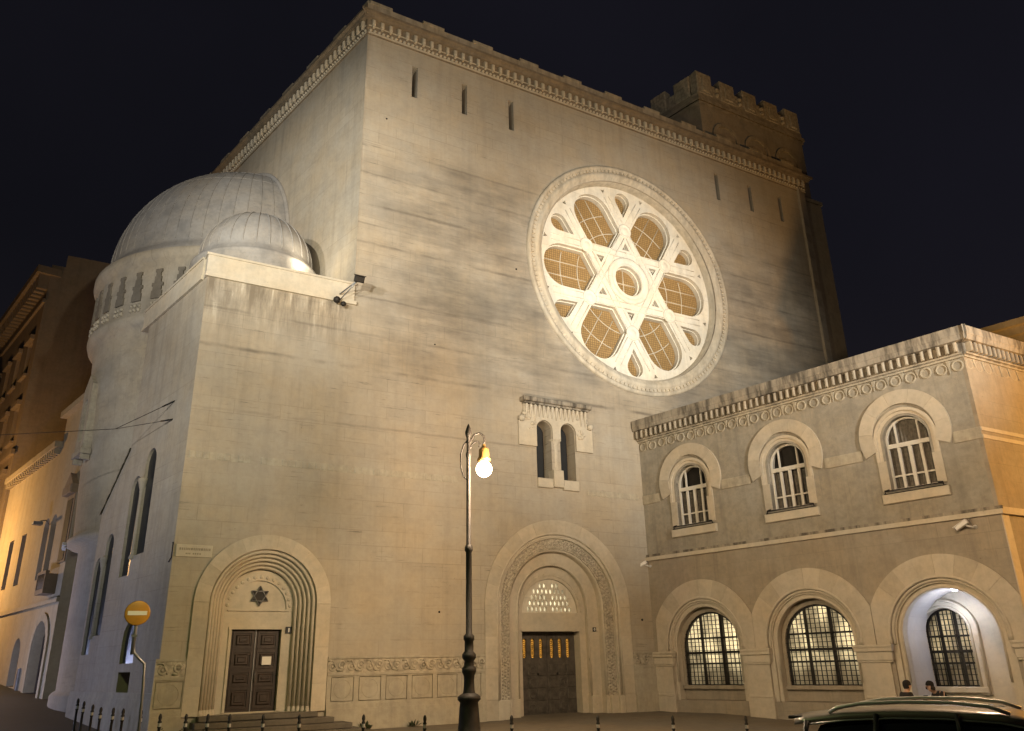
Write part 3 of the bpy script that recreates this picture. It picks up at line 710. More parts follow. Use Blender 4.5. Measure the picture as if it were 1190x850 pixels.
# ==================================================================== RIGHT WING
wing = thing('wing_building', 'lower two storey stone wing with three arched windows over three big arches', 'building', (21.1, 0, 0))
W = WNG; AX = [2.36, 6.66, 10.97]; UX = [2.42, 6.58, 10.86]; AZ = 2.18; AR = 1.70
low = [archpoly(x, AZ, AR, .30 if i < 2 else -1.2) for i, x in enumerate(AX)]
MB().prism(rect(0, 13.1, -1.6, 5.5), low, -.55, 0).build('lower_wall', M_wing, wing, W)
up = [archpoly(x, 8.25, .72, 6.63, 20) for x in UX]
MB().prism(rect(0, 13.1, 5.5, 11.2), up, -.55, -.03).build('upper_wall', M_rough, wing, W)
mb = MB(); mb.box(-.02, 13.2, 5.46, 5.60, -.02, .10); mb.build('string_course', M_pale, wing, W)
mb = MB(); mb.prism([(0, 5.603), (13.2, 5.603), (13.2, 5.70), (0, 5.70)], [], -.03, .06); mb.build('string_course_top', M_crust, wing, W)
for a, b in ((0, .9), (3.85, 5.13), (8.05, 9.4), (12.3, 13.1)): MB().cbox(a, b, 7.74, 8.10, -.035, .012, .01).build('upper_string_course', M_frz, wing, W)
# end wall (right), facing the square
RW_ = RFC
MB().prism(rect(0.003, 9, -1.6, 11.2), [archpoly(4.6, 8.25, .72, 6.63, 20)], -.5, 0).build('end_wall', M_wing, wing, RW_)
MB().box(3.8, 5.4, 6.5, 9.1, -.4, -.35).build('end_window_glass', M_glassdk, wing, RW_)
mb = MB(); voussoirs(mb, 4.6, 8.38, .95, 1.48, -.02, .05, 13); mb.box(0, 9, 5.46, 5.66, 0, .1); mb.box(0, 3.0, 7.74, 7.86, 0, .03); mb.box(0, 3.0, 7.98, 8.1, 0, .03)
mb.build('end_wall_mouldings', M_pale, wing, RW_)
# quoin strip
MB().box(-.0, .34, -1.2, 5.45, .0, .03).build('corner_quoin', M_pale, wing, RW_)
# roof block behind
q = [Vector((21.1, 0, 0)), CORN, CORN + Vector((9, 0, 0)), Vector((30.1, 0, 0))]
MB().add([(p.x, p.y, 11.0) for p in q], [(0, 1, 2, 3)]).build('roof', M_crust, wing)
def wing_cornice(Mx, x0, x1, e1):
    mb = MB(); md = MB(); zt = 11.30; md.box(x0, x1, 10.44, 10.50, .06, .12)
    prof = [(0, 10.42), (.06, 10.42), (.08, 10.48), (.08, 10.80), (.30, 10.84), (.32, 10.93), (.33, 10.99), (.35, 11.02), (.35, 11.28), (0, 11.32)]
    for i in range(len(prof) - 1):
        (w0, z0), (w1, z1) = prof[i], prof[i+1]; f0 = -w0*.5 if e1 < 0 else 0; 
        mb.add([(x0 - (w0 if e1 < 0 else 0), z0, w0), (x1 + (w0 if e1 > 0 else 0), z0, w0), (x1 + (w1 if e1 > 0 else 0), z1, w1), (x0 - (w1 if e1 < 0 else 0), z1, w1)], [(0, 1, 2, 3)])
    n = int((x1 - x0)/.25); d = (x1 - x0)/n
    for i in range(n):
        x = x0 + (i + .5)*d; md.cbox(x - d*.20, x + d*.20, 10.50, 10.82, .06, .27, .03)
    mb.build('cornice', M_crust, wing, Mx); md.build('dentil_course', M_corn, wing, Mx)
    mb = MB(); mb.box(x0, x1, 10.36, 10.42, -.03, .05); n = int((x1 - x0)/.47); d = (x1 - x0)/n
    for i in range(n):
        x = x0 + (i + .5)*d
        mb.lathe([(.19, -.03), (.18, .002), (.14, .002), (.125, -.027)], 18, M=Matrix.Translation((x, 10.15 + random.uniform(-.02, .02), 0)))
        if random.random() > .25: mb.prism([(x + d/2 - .06, 10.35), (x + d/2, 10.0 + random.uniform(-.1, .1)), (x + d/2 + .06, 10.35)], [], -.03, .02)
    mb.build('ring_frieze', M_frz, wing, Mx)
wing_cornice(W, 0, 13.1, 1); wing_cornice(RW_, 0, 9, -1)
# upper windows
for i, x in enumerate(UX):
    mb = MB(); voussoirs(mb, x, 8.38, 1.0, 1.46, -.04, .05, 7, .005, -.42, PI + .42, 5)
    for r0_, r1_, w_ in ((.90, 1.0, .03), (.80, .90, -.02), (.72, .80, -.07)): mb.prism(band(x, 8.25, r0_, r1_, 7.6, 20), [], -.3, w_)
    for sx in (-1, 1):
        a, b = sorted((x + sx*.72, x + sx*1.0)); mb.box(a, b, 6.64, 7.6, -.3, .012)
    wn = mb.build('window', M_vous, wing, W)
    mb = MB(); mb.cbox(x - 1.04, x + 1.04, 6.22, 6.52, -.05, .09, .02); mb.build('window_sill', M_pale, wn, W)
    mb = MB()
    mb.box(x - .95, x + .95, 6.52, 6.545, -.03, .10)
    for sx in (-1, 1): mb.tube([(x + sx*.9, 6.54, .08), (x + sx*.9, 6.64, .10), (x + sx*.75, 6.66, .1)], .02, 5)
    mb.tube([(x - .9, 6.62, .1), (x + .9, 6.62, .1)], .018, 5); mb.build('flower_box_rail', M_iron, wn, W)
    mb = MB(); z0 = 6.64; fw = -.26
    mb.prism(band(x, 8.25, .66, .73, z0, 20), [], fw - .06, fw + .02); mb.box(x - .7, x + .7, z0, z0 + .07, fw - .06, fw + .02)
    mb.box(x - .7, x + .7, 8.02, 8.16, fw - .06, fw + .04)
    for k in range(1, 4): mb.box(x - .70 + k*.35 - (.055 if k == 2 else .045), x - .70 + k*.35 + (.055 if k == 2 else .045), z0, 8.02, fw - .05, fw + .02)
    mb.box(x - .70, x + .70, 7.08, 7.13, fw - .05, fw + .015)
    for k in (-.36, .36): mb.box(x + k - .025, x + k + .025, 8.16, 8.25 + math.sqrt(.69**2 - k*k), fw - .05, fw + .015)
    mb.build('window_frame', M_white, wn, W)
    MB().prism(archpoly(x, 8.25, .7, z0, 20), [], fw - .09, fw - .085).build('window_pane', M_glassdk, wn, W) if i == 9 else None
    # curtain with folds behind the glass
    mb = MB(); vs = []; n = 60
    for k in range(n + 1):
        xx = x - .68 + 1.36*k/n; w = fw - .16 + .03*math.sin(k*1.3 + i)
        zt = 8.25 + math.sqrt(max(0, .69**2 - (xx - x)**2)) if i == 2 else 8.0
        vs += [(xx, z0, w), (xx, zt, w)]
    mb.add(vs, [(2*k, 2*k + 2, 2*k + 3, 2*k + 1) for k in range(n) if i == 2 or k < 22 or k > 30], True)
    mb.build('curtain', M_curtain, wn, W)
    MB().box(x - .75, x + .75, z0 - .05, 9.05, fw - .29, fw - .28).build('room_darkness', M_dark, wn, W)
# lower arches: voussoirs, capitals, pedestals
mid = [.21, 4.51, 8.815, 13.0]
for i, x in enumerate(AX):
    mb = MB(); R1 = 2.36; hwid = 2.145; n = 8; a0 = math.acos(hwid/R1)
    if i == 2: pass
    voussoirs(mb, x, AZ, AR + .02, R1, -.03, .05, n, .005, a0, PI - a0, 5)
    for sx in (-1, 1):                       # springers down to the capital
        p = [(x + sx*(AR + .02)*math.cos(a0*k/3), AZ + (AR + .02)*math.sin(a0*k/3)) for k in range(4)]
        p = p + [(x + sx*hwid, AZ + R1*math.sin(a0)), (x + sx*hwid, 2.0), (x + sx*(AR + .02), 2.0)]
        mb.prism(p if sx > 0 else p[::-1], [], -.03, .048)
    w_ = mb.build('arch', M_vous, wing, W)
    mb = MB()
    for r_, w2, rad in ((AR + .0, .03, .05), (AR - .09, -.04, .05)): sweep_arch(mb, x, AZ, r_, 2.0, w2, rad)
    mb.prism(band(x, AZ, AR - .18, AR + .01, 0.3 if i < 2 else -1.2), [], -.5, -.06)
    mb.prism(band(x, AZ, AR - .30, AR - .17, .3 if i < 2 else -1.2), [], -.55, -.14); sweep_arch(mb, x, AZ, AR - .3, .9, -.15, .04)
    mb.build('arch_moulding', M_pale, w_, W)
for a, b in ((-.02, .90), (4.02, 5.02), (8.16, 9.24), (12.72, 13.14)):
    mb = MB()
    for z0, z1, e, w2 in ((1.48, 1.54, .0, .10), (1.54, 1.80, .03, .13), (1.80, 1.92, .07, .18), (1.92, 2.0, .09, .2)): mb.cbox(a - e if a > 0 else a, b + e if b < 13 else b + e*.5, z0, z1, -.03, w2, .012)
    mb.build('capital', M_pale, wing, W)
for a, b in ((-.02, .90), (4.02, 5.02), (8.2, 9.2), (12.75, 13.12)):
    mb = MB(); mb.box(a + .05 if a > 0 else a, b - .05, .5, 1.48, -.01, .06); mb.cbox(a, b, -1.3, .42, -.02, .12, .02); mb.cbox(a + .03 if a > 0 else a, b - .03, .42, .52, -.02, .09, .02)
    mb.build('pilaster', M_vous, wing, W)
# barred, lit windows in the first two arches and inside the porch
def lit_pane(name, z0, z1, warm, strong):
    m, nt, b = newmat(name); N = NT(nt); tc = N.n('ShaderNodeTexCoord').outputs['Object']; sp = N.n('ShaderNodeSeparateXYZ', i0=tc)
    folds = N.noise(N.scaled(tc, 5, .35, 1), 1, 4, .6); blot = N.noise(N.scaled(tc, 1.6, 1.0, 1), 1, 5, .6)
    up_ = smooth01(N, sp.outputs[1], z0, z1)
    s = N.math('MULTIPLY', N.math('ADD', .14, N.math('MULTIPLY', up_, .95)), N.ramp(folds, [(.3, .55), (.7, 1.)]))
    s = N.math('MULTIPLY', s, N.ramp(blot, [(.40, .18), (.62, 1.)]))
    b.inputs['Base Color'].default_value = (.35, .31, .24, 1); b.inputs['Roughness'].default_value = .8
    b.inputs['Emission Color'].default_value = (*warm, 1); nt.links.new(N.math('MULTIPLY', s, strong), b.inputs['Emission Strength']); return m
def barred_window(cx, zc, r, zb, Mx, w, parent, mat, nx=15, nz=17):
    mb = MB(); mb.prism(band(cx, zc, r - .05, r + .02, zb, 24), [], w - .05, w + .03); mb.box(cx - r, cx + r, zb - .05, zb + .03, w - .05, w + .03)
    for x in (cx - r*.36, cx + r*.36): mb.box(x - .045, x + .045, zb, zc + math.sqrt(r*r - (x - cx)**2), w - .04, w + .03)
    for z, hh in ((zb + (zc + r - zb)*.29, .03), (zb + (zc + r - zb)*.44, .045), (zb + (zc + r - zb)*.64, .03)):
        e = r if z < zc else math.sqrt(r*r - (z - zc)**2); mb.box(cx - e, cx + e, z - hh, z + hh, w - .04, w + .035)
    wn = mb.build('barred_window', M_grille, parent, Mx); mb = MB()
    for k in range(1, nx):
        x = cx - r + 2*r*k/nx; mb.box(x - .014, x + .014, zb, zc + math.sqrt(max(.001, r*r - (x - cx)**2)), w + .05, w + .075)
    for k in range(1, nz):
        z = zb + (zc + r - zb)*k/nz; e = r if z < zc else math.sqrt(max(0, r*r - (z - zc)**2))
        mb.box(cx - e, cx + e, z - .010, z + .010, w + .06, w + .085)
    for sx in (-1, 1): mb.ball((cx + sx*r*.36, zb + (zc + r - zb)*.64, w + .1), .05, 8, 6)
    mb.build('iron_grille', M_grille, wn, Mx)
    MB().prism(archpoly(cx, zc, r, zb, 24), [], w - .16, w - .15).build('lit_pane', mat, wn, Mx)
WG = (1, .80, .44)
for i in range(2):
    x = AX[i] + .02
    mb = MB(); mb.prism(archpoly(x, AZ, AR - .16, .31), [archpoly(x, 2.10, 1.27, .80)], -.52, -.42)
    mb.cbox(x - 1.40, x + 1.40, .66, .80, -.45, -.30, .02); mb.build('window_wall', M_wing, wing, W)
    barred_window(x, 2.10, 1.26, .80, W, -.5, wing, lit_pane('lit_curtain_%d' % i, 1.0, 2.0, WG, 1.4 if i == 0 else 1.25))
# porch behind the third arch
x = AX[2]; D_ = -1.9; PX = 10.22; PR = .68; PZ = 2.36
MB().prism(rect(8.3, 12.9, -1.6, 4.6), [archpoly(PX, PZ, PR + .01, .72)], D_ - .5, D_).build('porch_back_wall', M_pale, wing, W)
barred_window(PX, PZ, PR, .74, W, D_ - .2, wing, lit_pane('lit_curtain_porch', 1.2, 2.0, (1, .78, .42), .7), 11, 14)
mb = MB(); ap = arch(x, AZ, AR - .30, -1.2, 28); vs = []
for px_, pz in ap: vs += [(px_, pz, -.5), (px_, pz, D_)]
mb.add(vs, [(2*k, 2*k + 2, 2*k + 3, 2*k + 1) for k in range(len(ap) - 1)], True)
mb.build('porch_vault', stone('porch_plaster', (.55, .54, .53), joints=(.9, .4, .008), jdark=.85, mott=.15, streak=.1), wing, W)
mb = MB(); mb.prism(band(PX, PZ, PR + .01, PR + .3, .5), [], D_ - .01, D_ + .10); sweep_arch(mb, PX, PZ, PR + .06, .5, D_ + .10, .05); sweep_arch(mb, PX, PZ, PR + .26, .5, D_ + .10, .04); mb.cbox(PX - PR - .25, PX + PR + .25, .55, .73, D_ - .01, D_ + .16, .02); mb.build('porch_window_arch', M_pale, wing, W)
MB().box(x - AR, x + AR, -1.2, -.62, D_, .3).build('porch_step', M_step, wing, W)
mb = MB(); mb.lathe([(1e-3, 0), (.12, 0), (.12, .05), (.09, .09), (1e-3, .1)], 16, M=W @ Matrix.Translation((x, AZ + AR - .27, -1.25)))
plamp = mb.build('ceiling_lamp', emis('porch_lamp_glow', (.80, .86, 1), 6), None); tag(plamp, 'small bluish white ceiling lamp under the vault of the porch arch', 'lamp')

# ==================================================================== SMALL THINGS ON THE WALLS
def number_plate(cx, cz, w, sz, glyph, label):
    t = thing('number_plate', label, 'number plate', FAC @ Vector((cx, cz, w)))
    MB().cbox(cx - sz/2, cx + sz/2, cz - sz/2, cz + sz/2, w, w + .02, .006).build('plate', M_black, t, FAC)
    MB().prism(rect(cx - sz*.1, cx + sz*.1, cz - sz*.3, cz + sz*.3), [], w + .02, w + .024).build('numeral', M_paper, t, FAC) if glyph == 1 else \
    MB().prism([(cx + sz*.24*math.cos(k*PI/8), cz + sz*.34*math.sin(k*PI/8)) for k in range(16)], [[(cx + sz*.1*math.cos(k*PI/8), cz + sz*.2*math.sin(k*PI/8)) for k in range(16)]], w + .02, w + .024).build('numeral', M_paper, t, FAC)
    return t
number_plate(LP + .98, 2.84, -.66, .20, 1, 'small black house number plate beside the dark wooden door')
number_plate(RP + 1.80, 2.86, -.46, .15, 0, 'small dark number plate right of the bronze double door')
tag(MB().box(LP + .24, LP + .52, 1.82, 2.06, -.735, -.728).build('paper_notice', M_paper, None, FAC), 'white paper notice fixed to the right leaf of the wooden door', 'notice')
t = thing('street_name_sign', 'pale stone street name slab at the corner above the left portal', 'sign', FAC @ Vector((3.8, 5.07, 0)))
MB().cbox(3.27, 4.31, 4.89, 5.25, .0, .04, .01).build('slab', M_pale, t, FAC)
mb = MB(); 
for row, (z, h_, x0, x1) in enumerate(((5.12, .07, 3.36, 4.24), (4.985, .045, 3.55, 4.0))):
    x_ = x0
    while x_ < x1 - .03:
        ww = random.uniform(.03, .055)
        if random.random() > .12: mb.prism(rect(x_, x_ + ww, z - h_/2, z + h_/2), [], .04, .043)
        x_ += ww + .018
mb.build('worn_lettering', plain('faded_letter_paint', (.30, .26, .20), rough=.8), t, FAC)
# bullet cctv camera on the wing's string course, angled one near the joint, one on the apse
def cctv(Mx, s, label, yaw=0., flip=1):
    t = thing('security_camera', label, 'camera', Mx.translation)
    L = Mx @ Matrix.Rotation(yaw, 4, 'Y') @ Matrix.Diagonal((s*flip, s, s, 1))
    mb = MB(); mb.lathe([(.06, 0), (.06, .03), (.03, .05)], 12); mb.tube([(0, 0, .02), (0, -.02, .12), (-.10, .02, .16), (-.2, .06, .17)], .024, 7)
    mb.build('bracket', M_cam, t, L)
    R = Matrix.Translation((-.30, .08, .18)) @ Matrix.Rotation(math.radians(28), 4, 'Z')
    mb = MB(); mb.cbox(-.2, .2, -.06, .06, -.07, .07, .015); mb.box(-.25, .2, .062, .078, -.08, .08); mb.build('camera_body', M_cam, t, L @ R)
    MB().lathe([(.05, 0), (.05, .02), (1e-3, .02)], 12, M=Matrix.Translation((-.2, 0, 0)) @ Matrix.Rotation(-PI/2, 4, 'Y')).build('lens', M_black, t, L @ R)
    MB().tube([(-.05, .05, .1), (-.1, .2, .1), (-.02, .32, .05), (0, .34, 0)], .012, 5).build('cable', M_steel, t, L)
    return t
cctv(W @ Matrix.Translation((12.35, 5.18, 0)), 1.0, 'white bullet security camera under the string course near the corner of the wing')
cctv(W @ Matrix.Translation((.12, 5.25, 0)), .9, 'shaded security camera in the angle where wing meets the main front', .5)
a = -.42; cctv(AP @ Matrix.Rotation(a, 4, 'Z') @ Matrix.Translation((5.94, 0, 6.7)) @ Matrix(((0, 0, 1, 0), (1, 0, 0, 0), (0, 1, 0, 0), (0, 0, 0, 1))), 1.0, 'bright security camera on the ledge of the round apse', .2)
# floodlight bracket at the end of the block parapet
def floodlight(name_lab, Mx, L0, aim):
    t = thing('floodlight', name_lab, 'floodlight', Mx.translation)
    MB().tube([(0, 0, 0), L0], .028, 6).tube([(0, -.25, 0), L0], .022, 6).build('bracket_arm', M_steel, t, Mx)
    mb = MB(); mb.cbox(-.17, .17, -.12, .12, -.1, .1, .03); mb.box(-.2, .2, .12, .15, -.12, .12)
    mb.build('lamp_head', M_iron, t, Mx @ Matrix.Translation(L0) @ Matrix.Rotation(aim, 4, 'X'))
    return t
floodlight('dark floodlight on an outrigger bracket at the right end of the corner parapet', FAC @ Matrix.Translation((7.75, 14.45, .1)), (.45, .35, .8), .5)
MB_ = MB().ball((7.62, 14.15, .22), .13, 10, 8).ball((7.86, 14.02, .25), .1, 10, 8)
tag(MB_.build('alarm_siren', M_iron, None, FAC), 'two small dark bells under the end of the corner parapet', 'siren')
# tram/lamp guy wires on the block's side wall
mb = MB(); f1 = LBF @ Vector((-1.6, 10.15, .0)); f2 = LBF @ Vector((-1.55, 9.5, .0)); kn = LBF @ Vector((-4.2, 9.6, 1.0)); far = LBF @ Vector((-9, 9.3, 7.5))
mb.tube([f1, kn], .011, 5); mb.tube([f2, kn], .011, 5); mb.tube([kn, kn.lerp(far, .5) + Vector((0, 0, -.1)), far], .011, 5)
mb.tube([f1, f1.lerp(kn, .2)], .028, 6); mb.tube([f2, f2.lerp(kn, .2)], .028, 6)
tag(mb.build('guy_wire', M_iron, None), 'forked span wire anchored on the side wall of the corner block', 'wire')
mb = MB(); mb.tube([LBF @ Vector((-.05, 5.3, .03)), LBF @ Vector((.06, 5.3, .05)), LBF @ Vector((.06, 4.85, .05)), LBF @ Vector((-.2, 4.75, .03))], .018, 5)
tag(mb.build('pipe_bracket', M_iron, None), 'thin dark bent bar on the corner beside the street name slab', 'bracket')

# ==================================================================== STREET LAMP
lx, ly = 9.02, -8.0; lz = ground(lx, ly)
lamp = thing('street_lamp', 'tall black cast iron street lamp with one glowing globe on a curled arm', 'street lamp', (lx, ly, lz))
LM = Matrix.Translation((lx, ly, lz))
mb = MB(); mb.lathe([(.36, 0), (.36, .16), (.30, .2), (.30, .42), (.33, .45), (.33, .50), (.285, .56), (.25, .8), (.225, 1.15), (.21, 1.28), (.27, 1.34), (.27, 1.40), (.21, 1.45), (.15, 1.48)], 16, smooth=True)
mb.build('base', M_iron, lamp, LM)
mb = MB(); mb.lathe([(.15, 1.46), (.13, 1.55), (.12, 1.75), (.13, 1.86), (.17, 1.95), (.17, 2.02), (.12, 2.08), (.11, 2.18), (.165, 2.25), (.165, 2.33), (.11, 2.40), (.105, 2.62), (.13, 2.66), (.13, 2.74), (.075, 2.8), (.072, 4.7), (.1, 4.74), (.1, 4.82), (.085, 4.86), (.062, 4.9), (.055, 7.1), (.07, 7.14), (.07, 7.2), (.05, 7.25), (.05, 7.62), (.075, 7.68), (.09, 7.76), (.06, 7.88), (.02, 7.98), (1e-3, 8.0)], 16)
mb.build('pole', M_iron, lamp, LM)
mb = MB()
cur = [(0, 7.34), (.05, 7.54), (.16, 7.72), (.30, 7.76), (.40, 7.68), (.43, 7.54), (.38, 7.42)]
AX_ = Vector((.93, -.36, 0))
mb.tube([AX_*a + Vector((0, 0, z)) for a, z in cur], .026, 7)
mb.tube([AX_*a + Vector((0, 0, z)) for a, z in [(0, 7.24), (.1, 7.46), (.22, 7.54), (.30, 7.47), (.27, 7.39)]], .02, 6)
mb.tube([AX_*a + Vector((0, 0, z)) for a, z in [(0, 7.59), (-.12, 7.44), (-.2, 7.19), (-.2, 6.84), (-.12, 6.59), (0, 6.49)]], .022, 6)
mb.build('arm', M_iron, lamp, LM)
g = AX_*.40
mb = MB(); mb.lathe([(.03, 7.46), (.05, 7.40), (.09, 7.36), (.13, 7.32), (.14, 7.12), (.17, 7.08), (.18, 7.02), (.1, 7.00)], 14, M=Matrix.Translation(g))
mb.build('gallery', plain('brass_fitting', (.28, .17, .05), rough=.4, metal=.6), lamp, LM)
mb = MB(); mb.ball(g + Vector((0, 0, 6.80)), .205, 28, 18)
mb.build('globe', emis('globe_glow', (1, .74, .42), 30), lamp, LM)

# ==================================================================== NO ENTRY SIGN
sx_, sy_ = 1.93, -5.4; gz = ground(sx_, sy_)
t = thing('no_entry_sign', 'round no entry sign on a thin bent pole near the left street corner', 'road sign', (2.25, sy_, gz))
TM = Matrix.Translation((2.25, sy_, 0)) @ Matrix.Rotation(math.radians(-6), 4, 'Z') @ Matrix.Rotation(PI/2, 4, 'X')
cx_ = -.30
mb = MB(); mb.tube([(.06, gz, 0), (.02, 1.3, 0), (-.02, 1.85, 0), (-.20, 2.02, 0), (-.27, 2.1, 0), (-.28, 2.2, 0)], .032, 8); mb.build('pole', M_steel, t, TM)
mb = MB(); mb.tube([(cx_, 2.05, .01), (cx_, 3.2, .01)], .04, 8); mb.box(cx_ - .06, cx_ + .06, 2.42, 2.47, -.03, .06); mb.build('sign_post', M_steel, t, TM)
mb = MB(); mb.lathe([(.265, .05), (.265, .08), (.25, .085), (1e-3, .085)], 40, M=Matrix.Translation((cx_, 2.93, 0))); disc_ = mb.build('sign_disc', plain('sodium_tinted_red_reflective', (.50, .24, .035), rough=.35, var=.2), t, TM)  # orange of the sodium lamplight is painted into the red disc
MB().box(cx_ - .2, cx_ + .2, 2.885, 2.975, .085, .09).build('white_bar', M_paper, disc_, TM)
MB().lathe([(.27, .05), (.27, .045), (1e-3, .045)], 40, M=Matrix.Translation((cx_, 2.93, 0))).build('sign_back', M_steel, disc_, TM)

# ==================================================================== BOLLARDS
M_band = plain('scuffed_white_band', (.38, .36, .32), rough=.6, var=.4, scale=30)
def bollard_parts(t, L):
    mb = MB(); mb.lathe([(.07, 0), (.06, .06), (.036, .1), (.032, .62), (.044, .64), (.044, .66)], 12); mb.build('post', M_iron, t, L)
    mb = MB(); mb.lathe([(.041, .66), (.041, .74)], 12); mb.build('white_band', M_band, t, L)
    mb = MB(); mb.lathe([(.044, .74), (.048, .76), (.03, .80), (.042, .85), (.036, .90), (.018, .94), (1e-3, .945)], 12); mb.build('finial', M_iron, t, L)
rowL = [(90, 819), (98, 821), (105, 823), (115, 825), (132, 828), (143, 829), (165, 832)]
bpos = [(1.42, 2.56), (1.54, 1.7), (1.72, .75), (1.88, .0), (2.11, -.95), (2.29, -1.6), (2.58, -2.85), (2.87, -4.1), (3.4, -4.4), (3.85, -4.62), (4.30, -4.87), (5.0, -5.2), (5.75, -5.6), (7.1, -6.25), (8.35, -7.0), (10.2, -7.9), (12.1, -8.75), (13.7, -9.6), (15.3, -10.4)]
boll = []
desc = ['deepest in the side street by the apse', 'second deepest in the side street', 'third from the deep end of the side street row', 'fourth from the deep end of the side street row', 'beside the stair annex, fifth from the deep end', 'sixth from the deep end, by the side door', 'just left of the no entry sign pole', 'just right of the no entry sign pole', 'chained, before the left end of the wainscot', 'chained, at the left end of the portal steps', 'before the left portal steps, left of the wooden door', 'before the left portal steps, under the wooden door', 'before the right end of the left portal steps', 'between the left portal and the street lamp', 'just left of the street lamp base', 'just right of the street lamp, before the bronze door', 'before the right foot of the big portal', 'before the first barred arch of the wing', 'at the tail of the parked car']
for (x, y), d in zip(bpos, desc):
    z = ground(x, y); t = thing('bollard', 'black bollard with white band, ' + d, 'bollard', (x, y, z), group='bollards along the kerb')
    if not boll: bollard_parts(t, Matrix.Translation((x, y, z)))
    else:
        for ch in list(boll[0].children):
            o = ch.copy(); col.objects.link(o); o.parent = t; o.matrix_parent_inverse = Matrix.Translation((-x, -y, -z)); o.matrix_basis = Matrix.Translation((x, y, z)); WM[o.name] = o.matrix_basis.copy()
    boll.append(t)
for k, lab in ((7, 'sagging chain from the sign side bollard'), (8, 'sagging chain before the wainscot corner')):
    p, q = (Vector((*bpos[i], ground(*bpos[i]) + .7)) for i in (k, k + 1)); mb = MB()
    for i in range(14):
        f0 = i/14; c0 = p.lerp(q, f0 + .035); c0.z -= .22*(1 - (2*f0 + .07 - 1)**2)
        mb.tube([c0 + Vector((.02*math.cos(u)*(1), .0, .02*math.sin(u))) if i % 2 else c0 + Vector((.02*math.cos(u), .02*math.sin(u), 0)) for u in [2*PI*j/8 for j in range(8)]], .006, 4, closed=True)
    tag(mb.build('chain', M_iron, None), lab, 'chain')

# ==================================================================== WEEDS
M_leaf = plain('weed_leaf', (.045, .06, .02), rough=.7, var=.4)
def weed(x, y, s, lab):
    mb = MB(); z = ground(x, y)
    for i in range(26):
        a = random.uniform(0, 2*PI); L = s*random.uniform(.4, 1); b = random.uniform(.2, 1.1)
        p = Vector((x + random.uniform(-.08, .08)*s*4, y + random.uniform(-.03, .03), z)); d = Vector((math.cos(a)*math.sin(b), math.sin(a)*math.sin(b)*.5, math.cos(b)))
        sd = d.cross(Vector((0, 0, 1))).normalized()*L*.13; m_ = p + d*L*.6
        mb.add([p, m_ - sd, p + d*L + Vector((0, 0, -.15*L)), m_ + sd], [(0, 1, 2, 3)])
    tag(mb.build('weed', M_leaf, None), lab, 'weed')
weed(9.35, -.3, .38, 'leafy weed growing at the wall foot right of the portal steps')
weed(10.9, -.3, .30, 'low dark weed clump at the wall foot left of the lamp')
weed(23.0, -3.2, .45, 'dark weed clump at the foot of the wing beside the second pilaster')

